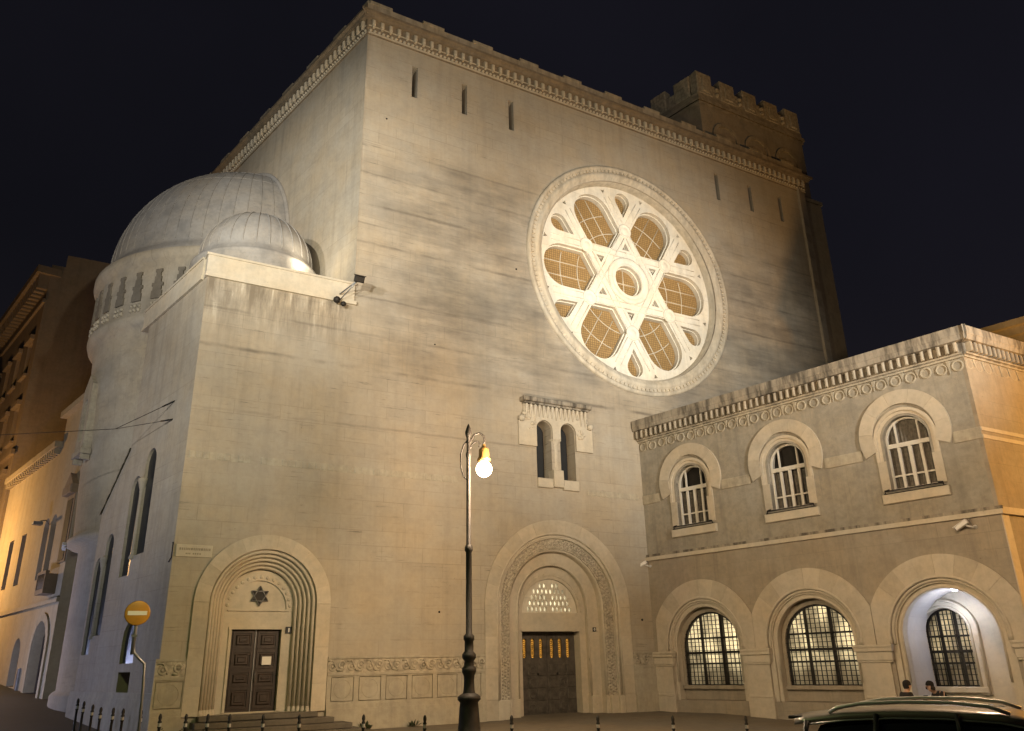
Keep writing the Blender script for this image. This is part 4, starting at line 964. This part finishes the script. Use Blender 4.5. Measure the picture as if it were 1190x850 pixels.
# ==================================================================== CAR
def make_car():
    H = 0.; yaw = -math.radians(66)
    cx, cy = 10.75, -19.2; z = ground(cx, cy)
    t = thing('parked_car', 'dark grey brown estate car with silver roof rails parked along the bollards', 'car', (cx, cy, z), yaw)
    L = Matrix.Translation((cx, cy, z)) @ Matrix.Rotation(yaw, 4, 'Z')    # +x forward, +y left (towards the wing)
    paint = plain('brown_grey_metallic_paint', (.17, .15, .13), rough=.45, metal=.4, var=.08, coat=.5, bump=0)
    gl = plain('tinted_car_glass', (.008, .008, .008), rough=.06, var=.1, spec=.7, bump=0)
    M_rail = plain('brushed_aluminium', (.55, .54, .52), rough=.38, metal=.5, var=.1)
    # body shell from stations along x: (x, half width at sill, half width at belt, z bottom, z belt)
    st = [(-2.22, .70, .72, .42, .86), (-2.12, .82, .84, .30, .98), (-1.6, .88, .90, .24, 1.02), (-.6, .90, .92, .22, 1.01), (.6, .90, .92, .22, .98), (1.25, .89, .90, .24, .96), (1.85, .84, .84, .28, .86), (2.2, .70, .68, .36, .70)]
    mb = MB(); vs = []
    for x, a, b, z0, z1 in st:
        zm = (z0 + z1)/2
        ring = [(-a*.92, z0), (-a, z0 + .1), (-b - .01, zm), (-b, z1 - .08), (-b*.94, z1), (0, z1 + .03), (b*.94, z1), (b, z1 - .08), (b + .01, zm), (a, z0 + .1), (a*.92, z0)]
        vs += [(x, y, zz) for y, zz in ring]
    k = 11; fs = []
    for i in range(len(st) - 1):
        for j in range(k): fs.append((i*k + j, (i+1)*k + j, (i+1)*k + (j+1) % k, i*k + (j+1) % k))
    fs.append(tuple(range(k))); fs.append(tuple((len(st)-1)*k + j for j in range(k))[::-1])
    mb.add(vs, fs, True); mb.build('body', paint, t, L)
    # greenhouse: glass below a painted roof
    gs = [(-2.08, .80, 1.0, .70, 1.10), (-1.85, .84, 1.0, .62, 1.45), (-1.45, .86, 1.0, .60, 1.56), (-.5, .87, .99, .61, 1.61), (.35, .86, .98, .59, 1.57), (.85, .84, .97, .60, 1.42), (1.5, .78, .96, .72, 1.0)]
    mb = MB(); vs = []
    for x, b, zb, tt, zt in gs: vs += [(x, -b, zb - .02), (x, -tt, zt - .05), (x, tt, zt - .05), (x, b, zb - .02)]
    fs = []
    for i in range(len(gs) - 1):
        for j in range(3): fs.append((i*4 + j, (i+1)*4 + j, (i+1)*4 + j + 1, i*4 + j + 1))
    fs += [(0, 1, 2, 3), tuple(len(gs)*4 - 4 + j for j in (3, 2, 1, 0))]
    mb.add(vs, fs); mb.build('window_glass', gl, t, L)
    rs = [(-2.2, .60, 1.50), (-2.05, .64, 1.52), (-1.5, .655, 1.585), (-.9, .66, 1.62), (-.3, .655, 1.62), (.3, .64, 1.585), (.62, .62, 1.525)]
    mb = MB(); vs = []; 
    for x, hw_, zz in rs: vs += [(x, -hw_ - .03, zz - .10), (x, -hw_, zz - .03), (x, -hw_*.8, zz), (x, 0, zz + .025), (x, hw_*.8, zz), (x, hw_, zz - .03), (x, hw_ + .03, zz - .10)]
    fs = []
    for i in range(len(rs) - 1):
        for j in range(6): fs.append((i*7 + j, (i+1)*7 + j, (i+1)*7 + j + 1, i*7 + j + 1))
        fs.append((i*7 + 6, (i+1)*7 + 6, (i+1)*7, i*7))
    fs += [tuple(range(7)), tuple(len(rs)*7 - 7 + j for j in range(7))[::-1]]
    mb.add(vs, fs, True); mb.build('roof', paint, t, L)
    for s in (-1, 1):                         # pillars, window trim, rails, mirrors, lights
        for p, q in (((-2.12, .80, 1.0), (-2.0, .66, 1.46)), ((-1.15, .872, 1.0), (-1.1, .655, 1.55)), ((-.12, .875, .99), (-.15, .655, 1.56)), ((1.42, .80, .97), (.58, .64, 1.49))):
            MB().tube([(p[0], s*p[1], p[2]), (q[0], s*(q[1] + .02), q[2])], .035, 6).build('pillar', M_black, t, L)
        mb = MB(); mb.tube([(x, s*(hw_ + .035), zz - .115) for x, hw_, zz in rs[1:]] + [(1.0, s*.73, 1.28), (1.45, s*.80, 1.0)], .013, 5); mb.build('window_trim', M_steel, t, L)
        mb = MB(); mb.tube([(-1.72, s*.60, 1.56), (-1.6, s*.60, 1.62), (-1.3, s*.605, 1.67), (-.8, s*.61, 1.695), (-.2, s*.605, 1.69), (.2, s*.60, 1.65), (.42, s*.59, 1.57)], [.024, .028, .026, .024, .024, .026, .024], 7); mb.build('roof_rail', M_rail, t, L)
        mb = MB(); mb.ball((.98, s*1.0, 1.05), .12, 12, 8, (.7, 1, .75)); mb.build('wing_mirror', paint, t, L)
        mb = MB(); mb.ball((-2.12, s*.70, .88), .14, 12, 8, (.5, .8, 1.1)); mb.build('tail_light', plain('tail_light_red', (.25, .01, .01), rough=.2), t, L)
        mb = MB(); mb.ball((2.06, s*.62, .66), .15, 12, 8, (.7, 1.1, .55)); mb.build('headlight', plain('headlight_glass', (.4, .4, .4), rough=.1), t, L)
        for x in (-1.38, 1.36):
            Wm = L @ Matrix.Translation((x, s*.80, .33)) @ Matrix.Rotation(PI/2*s*-1, 4, 'X')
            wh = MB().lathe([(.2, -.09), (.31, -.1), (.33, -.06), (.33, .09), (.31, .12), (.21, .12)], 28).build('wheel', M_rub, t, Wm)
            mb = MB(); mb.lathe([(.21, .11), (.20, .09), (.19, .05), (1e-3, .07)], 24)
            for j in range(5): a = 2*PI*j/5; mb.tube([(.03*math.cos(a), .03*math.sin(a), .10), (.2*math.cos(a), .2*math.sin(a), .10)], .025, 5)
            mb.build('rim', M_steel, wh, Wm)
    MB().cbox(-2.3, -2.1, -.55, .55, 1.47, 1.51, .01).build('rear_spoiler', M_black, t, L)
    return t
make_car()

# ==================================================================== PEOPLE
M_skin = plain('skin', (.42, .26, .18), rough=.55, var=.1); M_coat = plain('dark_coat_cloth', (.02, .018, .016), rough=.9); M_hat = plain('dark_knit_cap', (.013, .011, .010), rough=.95, bump=.5); M_trou = plain('dark_trousers', (.025, .025, .03), rough=.9)
def limb_tube(mb, pts, rad, n=10): mb.tube(pts, rad, n)
def skin_mesh(name, verts, edges, radii, mat, parent, M, sub=2):
    me = bpy.data.meshes.new(name); me.from_pydata(verts, edges, []); o = bpy.data.objects.new(name, me); col.objects.link(o)
    md = o.modifiers.new('skin', 'SKIN'); 
    for i, r in enumerate(radii):
        sv = me.skin_vertices[0].data[i] if me.skin_vertices else None
        if sv is None: break
        sv.radius = r if isinstance(r, tuple) else (r, r); sv.use_root = (i == 0)
    s = o.modifiers.new('sub', 'SUBSURF'); s.levels = sub; s.render_levels = sub
    dg = bpy.context.evaluated_depsgraph_get(); dg.update()
    m2 = bpy.data.meshes.new_from_object(o.evaluated_get(dg)); bpy.data.objects.remove(o)
    m2.materials.clear(); m2.materials.append(mat)
    for p in m2.polygons: p.use_smooth = True
    o2 = bpy.data.objects.new(name, m2); col.objects.link(o2)
    if parent: o2.parent = parent; o2.matrix_parent_inverse = WM[parent.name].inverted()
    o2.matrix_basis = M; WM[o2.name] = M.copy(); return o2
def ensure_skin(): pass
def person(x, y, rz, lean, phone, label, cap=True):
    z = ground(x, y); t = thing('person', label, 'person', (x, y, z), rz); M = Matrix.Translation((x, y, z)) @ Matrix.Rotation(rz, 4, 'Z') @ Matrix.Diagonal((.92, .92, .92, 1))
    # local: faces +y.  l = forward lean of the upper body
    l = lean; hp = Vector((0, 0, .92)); ch = Vector((0, .28*l, 1.28 - .04*l)); nk = Vector((0, .42*l, 1.46 - .08*l)); hd = nk + Vector((0, .05 + .10*l, .15))
    V = [hp, hp.lerp(ch, .5), ch, nk, hd + Vector((0, -.0, -.05)), hd + Vector((0, -.005, .08))]; Ed = [(0, 1), (1, 2), (2, 3), (3, 4), (4, 5)]; R = [(.16, .12), (.15, .115), (.19, .125), (.06, .06), (.088, .10), (.086, .10)]
    hands = []
    for s in (-1, 1):
        i = len(V); sh = ch + Vector((s*.19, .0, .10)); el = sh + Vector((s*.06, .05 + .06*phone, -.28)); wr = el + (Vector((-s*.12, .23, .08)) if phone else Vector((0, .06, -.25)))
        V += [sh, el, wr]; Ed += [(2, i), (i, i + 1), (i + 1, i + 2)]; R += [.075, .058, .042]; hands.append((wr, (wr - el).normalized(), s))
        i = len(V); V += [Vector((s*.10, 0, .86)), Vector((s*.11, .02, .48)), Vector((s*.11, -.01, .09)), Vector((s*.115, .15, .045))]; Ed += [(0, i), (i, i + 1), (i + 1, i + 2), (i + 2, i + 3)]; R += [.10, .07, .05, .045]
    body = skin_mesh('body', [tuple(v) for v in V], Ed, R, M_skin, t, M)
    # coat, trousers, shoes follow the body
    Vc = [hp + Vector((0, 0, -.22)), hp, hp.lerp(ch, .5), ch, nk + Vector((0, -.01, -.02))]; Ec = [(0, 1), (1, 2), (2, 3), (3, 4)]; Rc = [(.205, .16), (.195, .15), (.185, .145), (.225, .15), (.095, .09)]
    for wr, d, s in hands:
        i = len(Vc); sh = ch + Vector((s*.19, .0, .10)); el = sh + Vector((s*.06, .05 + .06*phone, -.28)); Vc += [sh, el, wr - d*.03]; Ec += [(3, i), (i, i + 1), (i + 1, i + 2)]; Rc += [.098, .078, .06]
    skin_mesh('coat', [tuple(v) for v in Vc], Ec, Rc, M_coat, t, M)
    Vt = [Vector((0, 0, .88))]; Et = []; Rt = [(.16, .125)]
    for s in (-1, 1):
        i = len(Vt); Vt += [Vector((s*.10, 0, .80)), Vector((s*.11, .02, .48)), Vector((s*.11, -.01, .10))]; Et += [(0, i), (i, i + 1), (i + 1, i + 2)]; Rt += [.115, .09, .075]
    skin_mesh('trousers', [tuple(v) for v in Vt], Et, Rt, M_trou, t, M)
    for s in (-1, 1): MB().ball((s*.115, .06, .055), .1, 12, 8, (.5, 1.4, .55)).build('shoe', M_black, t, M)
    for wr, d, s in hands:                                    # hands: palm, four fingers, thumb
        mb = MB(); pc = wr + d*.05; sd = d.cross(Vector((0, 0, 1))).normalized(); up_ = sd.cross(d)
        mb.tube([wr - d*.02, wr + d*.02, pc, pc + d*.045], [.028, .036, .042, .036], 8)
        for f_, (off, ln) in enumerate(((-.030, .062), (-.01, .075), (.011, .070), (.030, .055))):
            b0 = pc + d*.035 + sd*off; mb.tube([b0, b0 + d*ln*.45 - up_*.004, b0 + d*ln*.8 + up_*.012, b0 + d*ln*.92 + up_*.03], [.0095, .009, .008, .006], 6)
        b0 = pc - d*.02 - sd*s*.03; mb.tube([b0, b0 - sd*s*.03 + d*.03, b0 - sd*s*.035 + d*.055 + up_*.015], [.012, .010, .008], 6)
        mb.build('hand', M_skin, t, M)
    hc = hd + Vector((0, 0, .02))
    mb = MB(); mb.tube([hc + Vector((0, .095, .015)), hc + Vector((0, .125, -.02)), hc + Vector((0, .10, -.03))], [.008, .016, .012], 7)
    for s in (-1, 1): mb.ball(hc + Vector((s*.087, -.01, -.005)), .03, 8, 6, (.4, .7, 1.1))
    mb.ball(hc + Vector((0, .085, -.065)), .022, 8, 6, (1.2, .5, .3)); mb.build('face', M_skin, t, M)
    mb = MB()
    for s in (-1, 1): mb.ball(hc + Vector((s*.033, .088, .02)), .011, 8, 6)
    mb.build('eyes', M_black, t, M)
    mb = MB(); CM = Matrix.Translation(hc + Vector((0, -.012, .035))) @ Matrix.Rotation(.22, 4, 'X') @ Matrix.Diagonal((.95, 1.12, 1, 1))
    mb.lathe([(.107, -.03), (.112, -.01), (.108, .02), (.10, .06), (.075, .1), (.04, .118), (1e-3, .122)], 20, M=CM); mb.build('cap' if cap else 'hair', M_hat, t, M)
    mb = MB(); mb.lathe([(.105, -.10), (.112, -.05), (.108, -.02)], 14, PI*1.05, PI*1.95, M=CM); mb.build('back_hair', M_hat, t, M)
    if l > .2:
        mb = MB(); mb.lathe([(.14, -.14), (.15, -.08), (.13, -.03)], 16, PI*.9, PI*2.1, M=CM); mb.build('hood', M_coat, t, M)
    return t, M, hands
person(20.75, -10.9, -math.radians(112), .12, 0, 'person in a dark coat and dark cap seen in profile behind the parked car')
t2, M2, h2 = person(22.5, -10.9, math.radians(66), .8, 1, 'stooping person in a dark hooded coat and cap looking at a glowing phone')
wr = M2 @ (h2[0][0].lerp(h2[1][0], .5) + Vector((0, .12, .06)))
PM = Matrix.Translation(wr) @ Matrix.Rotation(math.radians(150), 4, 'Z') @ Matrix.Rotation(math.radians(62), 4, 'X')
t = thing('phone', 'small glowing phone held by the stooping person', 'phone', wr)
MB().cbox(-.06, .06, -.11, .11, -.012, 0, .006).build('phone_body', M_black, t, PM)
MB().box(-.054, .054, -.10, .10, .001, .004).build('phone_screen', emis('phone_screen_glow', (1, .93, .85), 1.6), t, PM)

# scooter with top box, mostly hidden by the car
def scooter(x, y, rz):
    z = ground(x, y); t = thing('parked_scooter', 'dark motor scooter parked by the porch behind the car, only its top box showing', 'scooter', (x, y, z), rz); M = Matrix.Translation((x, y, z)) @ Matrix.Rotation(rz, 4, 'Z')
    mb = MB(); mb.tube([(-.62, 0, .55), (-.35, 0, .58), (0, 0, .42), (.28, 0, .30), (.5, 0, .5), (.58, 0, .95)], [.10, .17, .15, .13, .14, .09], 12); mb.build('body', plain('scooter_paint', (.02, .02, .022), rough=.3, coat=.4), t, M)
    mb = MB(); mb.tube([(-.66, 0, .80), (-.3, 0, .80), (.05, 0, .74)], [.09, .13, .10], 12); mb.build('seat', M_black, t, M)
    mb = MB(); mb.tube([(.52, -.3, 1.05), (.6, 0, 1.02), (.52, .3, 1.05)], .02, 7); mb.build('handlebar', M_steel, t, M)
    mb = MB(); mb.lathe([(.16, 0), (.24, .02), (.26, .14), (.25, .22), (.17, .31), (1e-3, .33)], 20, M=Matrix.Translation((-.72, 0, .98))); mb.box(-.8, -.5, -.08, .08, .86, .98); mb.build('top_box', M_black, t, M)
    for x_ in (-.62, .72):
        Wm = M @ Matrix.Translation((x_, 0, .24)) @ Matrix.Rotation(PI/2, 4, 'X'); mb = MB(); mb.lathe([(.14, -.05), (.22, -.05), (.24, 0), (.22, .05), (.14, .05), (.13, 0), (.14, -.05)], 24); w = mb.build('wheel', M_rub, t, Wm)
        MB().lathe([(.14, .03), (.05, .04), (1e-3, .04)], 20).build('rim', M_steel, w, Wm)
scooter(21.6, -13.4, math.radians(150))

# ==================================================================== HOUSES DOWN THE SIDE STREET
M_h1 = stone('ochre_render', (.40, .34, .24), mott=.3, streak=.4, bump=.3); M_h2 = stone('brown_render', (.26, .20, .14), mott=.35, streak=.4, bump=.3)
def hframe(o): return frame(Vector((3.2, 0, 0)) + o*NO, -SB, NO)
H1 = hframe(-.6)
h1 = thing('corner_house', 'low ochre house with arched carriage portal lit orange beyond the apse', 'house', (3.2, 0, 0) + 15*SB + Vector((0, 0, 0)) if False else tuple(Vector((3.2, 0, 0)) + 15*SB))
hh = [archpoly(-16.6, 2.75, 1.15, .3, 16), archpoly(-20.8, 2.6, .75, 1.2, 12), archpoly(-17.9, 8.3, .5, 5.9, 12), archpoly(-19.2, 8.3, .5, 5.9, 12), rect(-24.2, -23.2, 6, 8.6), rect(-27, -26, 6, 8.6)]
MB().prism([(-30, -1), (-14.6, -1), (-14.6, 13.8), (-19, 13.8), (-19, 12.3), (-30, 12.3)], hh, -.6, 0).build('street_wall', M_h1, h1, H1)
MB().box(0, 9, -1, 13.8, -.3, 0).build('gable_wall', M_h1, h1, frame(H1 @ Vector((-14.6, 0, 0)), (1, 0, 0), (0, -1, 0)))
MB().box(-30, -14.8, 0, 12, -.5, -.45).build('dark_openings', M_dark, h1, H1)
mb = MB(); voussoirs(mb, -16.6, 2.75, 1.16, 1.5, -.02, .08, 13); mb.box(-18.1, -17.77, .3, 2.74, -.02, .08); mb.box(-15.43, -15.1, .3, 2.74, -.02, .08); mb.build('portal_surround', M_h1, h1, H1)
mb = MB(); mb.box(-17.75, -15.45, .2, 3.9, -.42, -.36)
for k in range(6): mb.box(-17.6 + k*.36, -17.35 + k*.36, .5, 3.3, -.36, -.33)
mb.build('portal_door', M_wood, h1, H1)
mb = MB(); mb.box(-16.9, -15.5, 5.0, 5.2, 0, .5); 
for k in range(9): mb.tube([(-16.85 + k*.165, 5.2, .45), (-16.85 + k*.165, 5.85, .45)], .03, 6)
mb.box(-16.9, -15.5, 5.85, 5.98, .35, .5); mb.box(-16.9, -16.8, 5.2, 5.85, .0, .5); mb.box(-15.6, -15.5, 5.2, 5.85, 0, .5); mb.build('balcony', M_h2, h1, H1)
mb = MB(); mb.box(-15.9, -14.7, 6.3, 9.3, -.02, .05); mb.cbox(-16.0, -14.6, 9.3, 9.7, -.02, .3, .04); mb.prism([(-16.0, 9.7), (-14.6, 9.7), (-15.3, 10.3)], [], 0, .25); mb.build('window_hood', M_h2, h1, H1)
MB().box(-15.75, -14.9, 6.4, 9.1, .05, .07).build('shuttered_window', M_dark, h1, H1)
mb = MB(); mb.box(-30, -14.55, 4.6, 4.8, 0, .12); mb.box(-30, -19, 12.3, 12.6, -.6, .35); mb.box(-19.1, -14.5, 13.8, 14.1, -.6, .3)
for k in range(24): mb.box(-29.8 + k*.45, -29.6 + k*.45, 12.0, 12.3, 0, .28)
mb.build('cornice', M_h1, h1, H1)
mb = MB(); mb.tube([(-18.6, 8.4, .03), (-18.6, 8.6, .2), (-18.6, 8.55, .45)], .03, 6); mb.cbox(-18.8, -18.4, 8.35, 8.5, .35, .75, .03)
tag(mb.build('wall_lantern', M_steel, None, H1), 'bracket lamp fixture on the ochre house between its arched windows', 'lamp')
tag(MB().cbox(-14.4 - 5.0, -14.4 - 4.7, 1, 2, .0, .1, .02).build('meter_box', M_steel, None, H1), 'grey metal box on the ochre house wall', 'box')
H2 = hframe(-.6)
h2_ = thing('tenement_house', 'tall dark brown tenement with corbelled cornice and blank end wall', 'house', tuple(Vector((3.2, 0, 0)) + 31*SB))
ho = [rect(-33.6 - 3.2*i, -32.2 - 3.2*i, z, z + 2.3) for i in range(8) for z in (6.5, 11, 15.5, 20)]
MB().prism(rect(-60, -31, -1, 26.6), ho, -.6, 0).build('street_wall', M_h2, h2_, H2)
MB().box(0, 15, -1, 27.4, -.3, 0).box(0.8, 15, 27.4, 28.3, -.5, 0).build('end_wall', M_h2, h2_, frame(H2 @ Vector((-31, 0, 0)), (1, 0, 0), (0, -1, 0)))
MB().box(-60, -31.4, 5, 24, -.5, -.45).build('dark_windows', M_glassdk, h2_, H2)
mb = MB(); mb.box(-60, -30.8, 26.6, 27.1, -.6, .8); mb.box(-60, -30.9, 24.6, 24.85, 0, .15); mb.box(-60, -30.9, 14.4, 14.7, 0, .2)
for k in range(40): mb.prism(rect(-59.5 + k*.72, -59.15 + k*.72, 25.6, 26.6), [], 0, .6)
for i in range(8):
    for z in (6.5, 11, 15.5, 20):
        mb.box(-33.8 - 3.2*i, -32.0 - 3.2*i, z + 2.35, z + 2.65, 0, .25); mb.box(-33.75 - 3.2*i, -32.05 - 3.2*i, z - .2, z - .03, 0, .2)
mb.build('mouldings', M_h2, h2_, H2)
# twin floodlights on a beam bracketed from the tenement
t = thing('twin_floodlight', 'pair of pale floodlight heads on a beam projecting from the dark tenement', 'floodlight', tuple(H2 @ Vector((-40, 19.7, 0))))
MB().box(-40.2, -39.8, 19.3, 19.75, 0, 2.2).build('beam', M_cam, t, H2)
for w in (1.0, 1.8):
    MB().cbox(-40.25, -39.75, 19.8, 20.5, w - .3, w + .3, .05).build('lamp_head', M_cam, t, H2)
# house across the far right, seen over the wing's end
hr = thing('neighbour_house', 'orange lit house with plain eaves rising behind the end of the wing', 'house', (38, -3, 0))
HR = frame((21.1, 0, 0) + 10.2*Vector((CW, SW, 0)) if False else tuple(Vector((21.1, 0, 0)) - 8.0*NO), -SB, NO)
MB().box(11.7, 30, -1, 13.6, -8, 0).build('wall', M_h1, hr, HR)
mb = MB(); mb.box(11.4, 30, 13.6, 13.85, -8.2, .4); mb.box(11.5, 30, 13.3, 13.6, -8.1, .15); mb.build('eaves', M_h1, hr, HR)
mb = MB(); 
for k in range(5): mb.box(14 + k*3, 15 + k*3, 9, 11, 0, .06)
mb.build('window', M_glassdk, hr, HR)

# ==================================================================== GROUND
def surface(name, xs, ys, dz, mat, test=None):
    mb = MB(); nx, ny = len(xs), len(ys)
    mb.add([(x, y, ground(x, y) + dz) for y in ys for x in xs], [(j*nx + i, j*nx + i + 1, (j+1)*nx + i + 1, (j+1)*nx + i) for j in range(ny - 1) for i in range(nx - 1)])
    return mb.build(name, mat, None, kind='structure')
M_asph = stone('asphalt', (.05, .048, .045), mott=.3, streak=0, bump=.3, rough=.7)
M_pave = stone('pavement_slabs', (.17, .15, .12), joints=(.9, .9, .015), jdark=.6, mott=.4, streak=0, bump=.3, rough=.75)
xs = [-400, -120, -60, -30] + list(range(-20, 61, 4)) + [80, 150, 400]; ys = [-400, -120, -60, -40, -30, -24, -20, -17, -14, -12, -10, -8, -6, -4.5, -3, -2, -1, 0, 4, 8, 14, 20, 30, 45, 60, 120, 400]
surface('ground', xs, ys, -.14, M_asph)
# pavement along the front, its kerb along the bollard line
def kerb_y(x): return -4.1 - .52*(x - 2.87) - .35 if x > 2.87 else -4.45
mb = MB(); kb = MB(); xs2 = [1.0, 2, 3, 4, 5, 6, 8, 10, 12, 14, 16, 18, 20, 22, 24, 27, 30]
rows = []
for x in xs2:
    y1 = max(kerb_y(x), -13.6); ys_ = [y1 + (1.0 - y1)*k/8 for k in range(9)]; rows.append([(x, y, ground(x, y)) for y in ys_])
n = 9; mb.add([p for r in rows for p in r], [(i*n + j, (i+1)*n + j, (i+1)*n + j + 1, i*n + j + 1) for i in range(len(rows) - 1) for j in range(n - 1)])
mb.build('pavement', M_pave, None, kind='structure')
vs = []; 
for r in rows: x, y, z = r[0]; vs += [(x, y - .16, z - .3), (x, y - .16, z + .012), (x, y + .02, z + .012)]
kb.add(vs, [(3*i + k, 3*i + 3 + k, 3*i + 4 + k, 3*i + 1 + k) for i in range(len(rows) - 1) for k in range(2)])
kb.build('kerb', stone('kerb_stone', (.22, .2, .17), mott=.3, streak=0), None, kind='structure')

# ==================================================================== LIGHT
w = bpy.data.worlds.new('World'); sc.world = w; w.use_nodes = True; nt = w.node_tree; N = NT(nt)
bg = nt.nodes['Background']; tc = N.n('ShaderNodeTexCoord').outputs['Generated']
zc_ = N.n('ShaderNodeSeparateXYZ', i0=tc)
f_ = N.math('ADD', N.math('MULTIPLY', zc_.outputs[0], .35), N.math('MULTIPLY', N.noise(tc, 2.2, 4, .5), .7))
skyc = N.mix(N.ramp(f_, [(.25, 0.), (.75, 1.)]), (.0046, .0046, .0066), (.0082, .0078, .0122))
nt.links.new(N.mix(N.math('SUBTRACT', 1, smooth01(N, zc_.outputs[2], .0, .5)), skyc, (.0125, .0105, .0125)), bg.inputs[0]); bg.inputs[1].default_value = 1
def spot(name, loc, tgt, e, c, ang, blend=1., size=.3):
    l = bpy.data.lights.new(name, 'SPOT'); l.energy = e; l.color = c; l.spot_size = math.radians(ang); l.spot_blend = blend; l.shadow_soft_size = size
    o = bpy.data.objects.new(name, l); col.objects.link(o); o.location = loc; o.rotation_euler = (Vector(tgt) - Vector(loc)).to_track_quat('-Z', 'Y').to_euler(); return o
def point(name, loc, e, c, size=.2):
    l = bpy.data.lights.new(name, 'POINT'); l.energy = e; l.color = c; l.shadow_soft_size = size
    o = bpy.data.objects.new(name, l); col.objects.link(o); o.location = loc; return o
exec(compile('''
WARM=(1,.80,.52); NEUT=(1,.90,.74)
spot('rose_floodlight',(17,-30,11),(20.9,0,17.6),31000,(1,.94,.82),24,1.)
spot('rose_wide_floodlight',(19,-31,11),(22.5,0,15.2),30000,(1,.93,.81),44,1.)
spot('front_floodlight',(6,-34,13),(14,0,20.5),16000,(1,.87,.68),54,.9)
spot('apse_floodlight',(-16,-22,12),(5,3,15.5),25000,(1,.93,.85),46,.8)
spot('side_wall_floodlight',(-13,-31,9),(8.2,2.6,18.6),56000,(1,.93,.78),23,1.)
spot('parapet_floodlight',(6.5,-.05,15.3),(8.0,5,19.5),300,(1,.85,.60),120,1.)
point('lamp_bulb_light',(lx+.6,ly-.95,lz+6.7),2250,(1,.73,.48),.2)
point('square_lamp_light',(15.5,-17,8.0),2200,(1,.69,.42),.4)
point('left_lamp_light',(0.5,-13,8.0),950,(.80,.92,.36),.4)
point('sodium_lamp_light',(31,-21,8),5200,(1,.50,.12),.4)
point('side_street_sodium_light',(-7.0,27,8),3400,(1,.58,.22),.3)
point('side_street_white_light',(-3.2,2.5,2.4),330,(.58,.65,1),.4)
point('house_door_white_light',(-4.6,14.5,1.8),800,(.58,.64,1),.4)
o=W @ Vector((10.97,2.9,-1.1))
point('porch_light',o,45,(.74,.80,1),.12)
''', 'lights', 'exec'))

# ==================================================================== CAMERA
def cam_setup():
    yaw, pitch, roll = math.radians(29.959), math.radians(20.552), math.radians(-1.312)
    f = Vector((math.sin(yaw)*math.cos(pitch), math.cos(yaw)*math.cos(pitch), math.sin(pitch)))
    r = f.cross(Vector((0, 0, 1))).normalized(); u = r.cross(f)
    r2 = math.cos(roll)*r + math.sin(roll)*u; u2 = -math.sin(roll)*r + math.cos(roll)*u
    cd = bpy.data.cameras.new('camera'); cam = bpy.data.objects.new('camera', cd); col.objects.link(cam)
    cam.matrix_world = Matrix(((r2.x, u2.x, -f.x, 0), (r2.y, u2.y, -f.y, -26), (r2.z, u2.z, -f.z, 1.65), (0, 0, 0, 1)))
    cd.sensor_fit = 'HORIZONTAL'; cd.sensor_width = 36; cd.lens = 928.2/1190*36; cd.clip_end = 2000; cd.clip_start = .1
    sc.camera = cam
cam_setup()
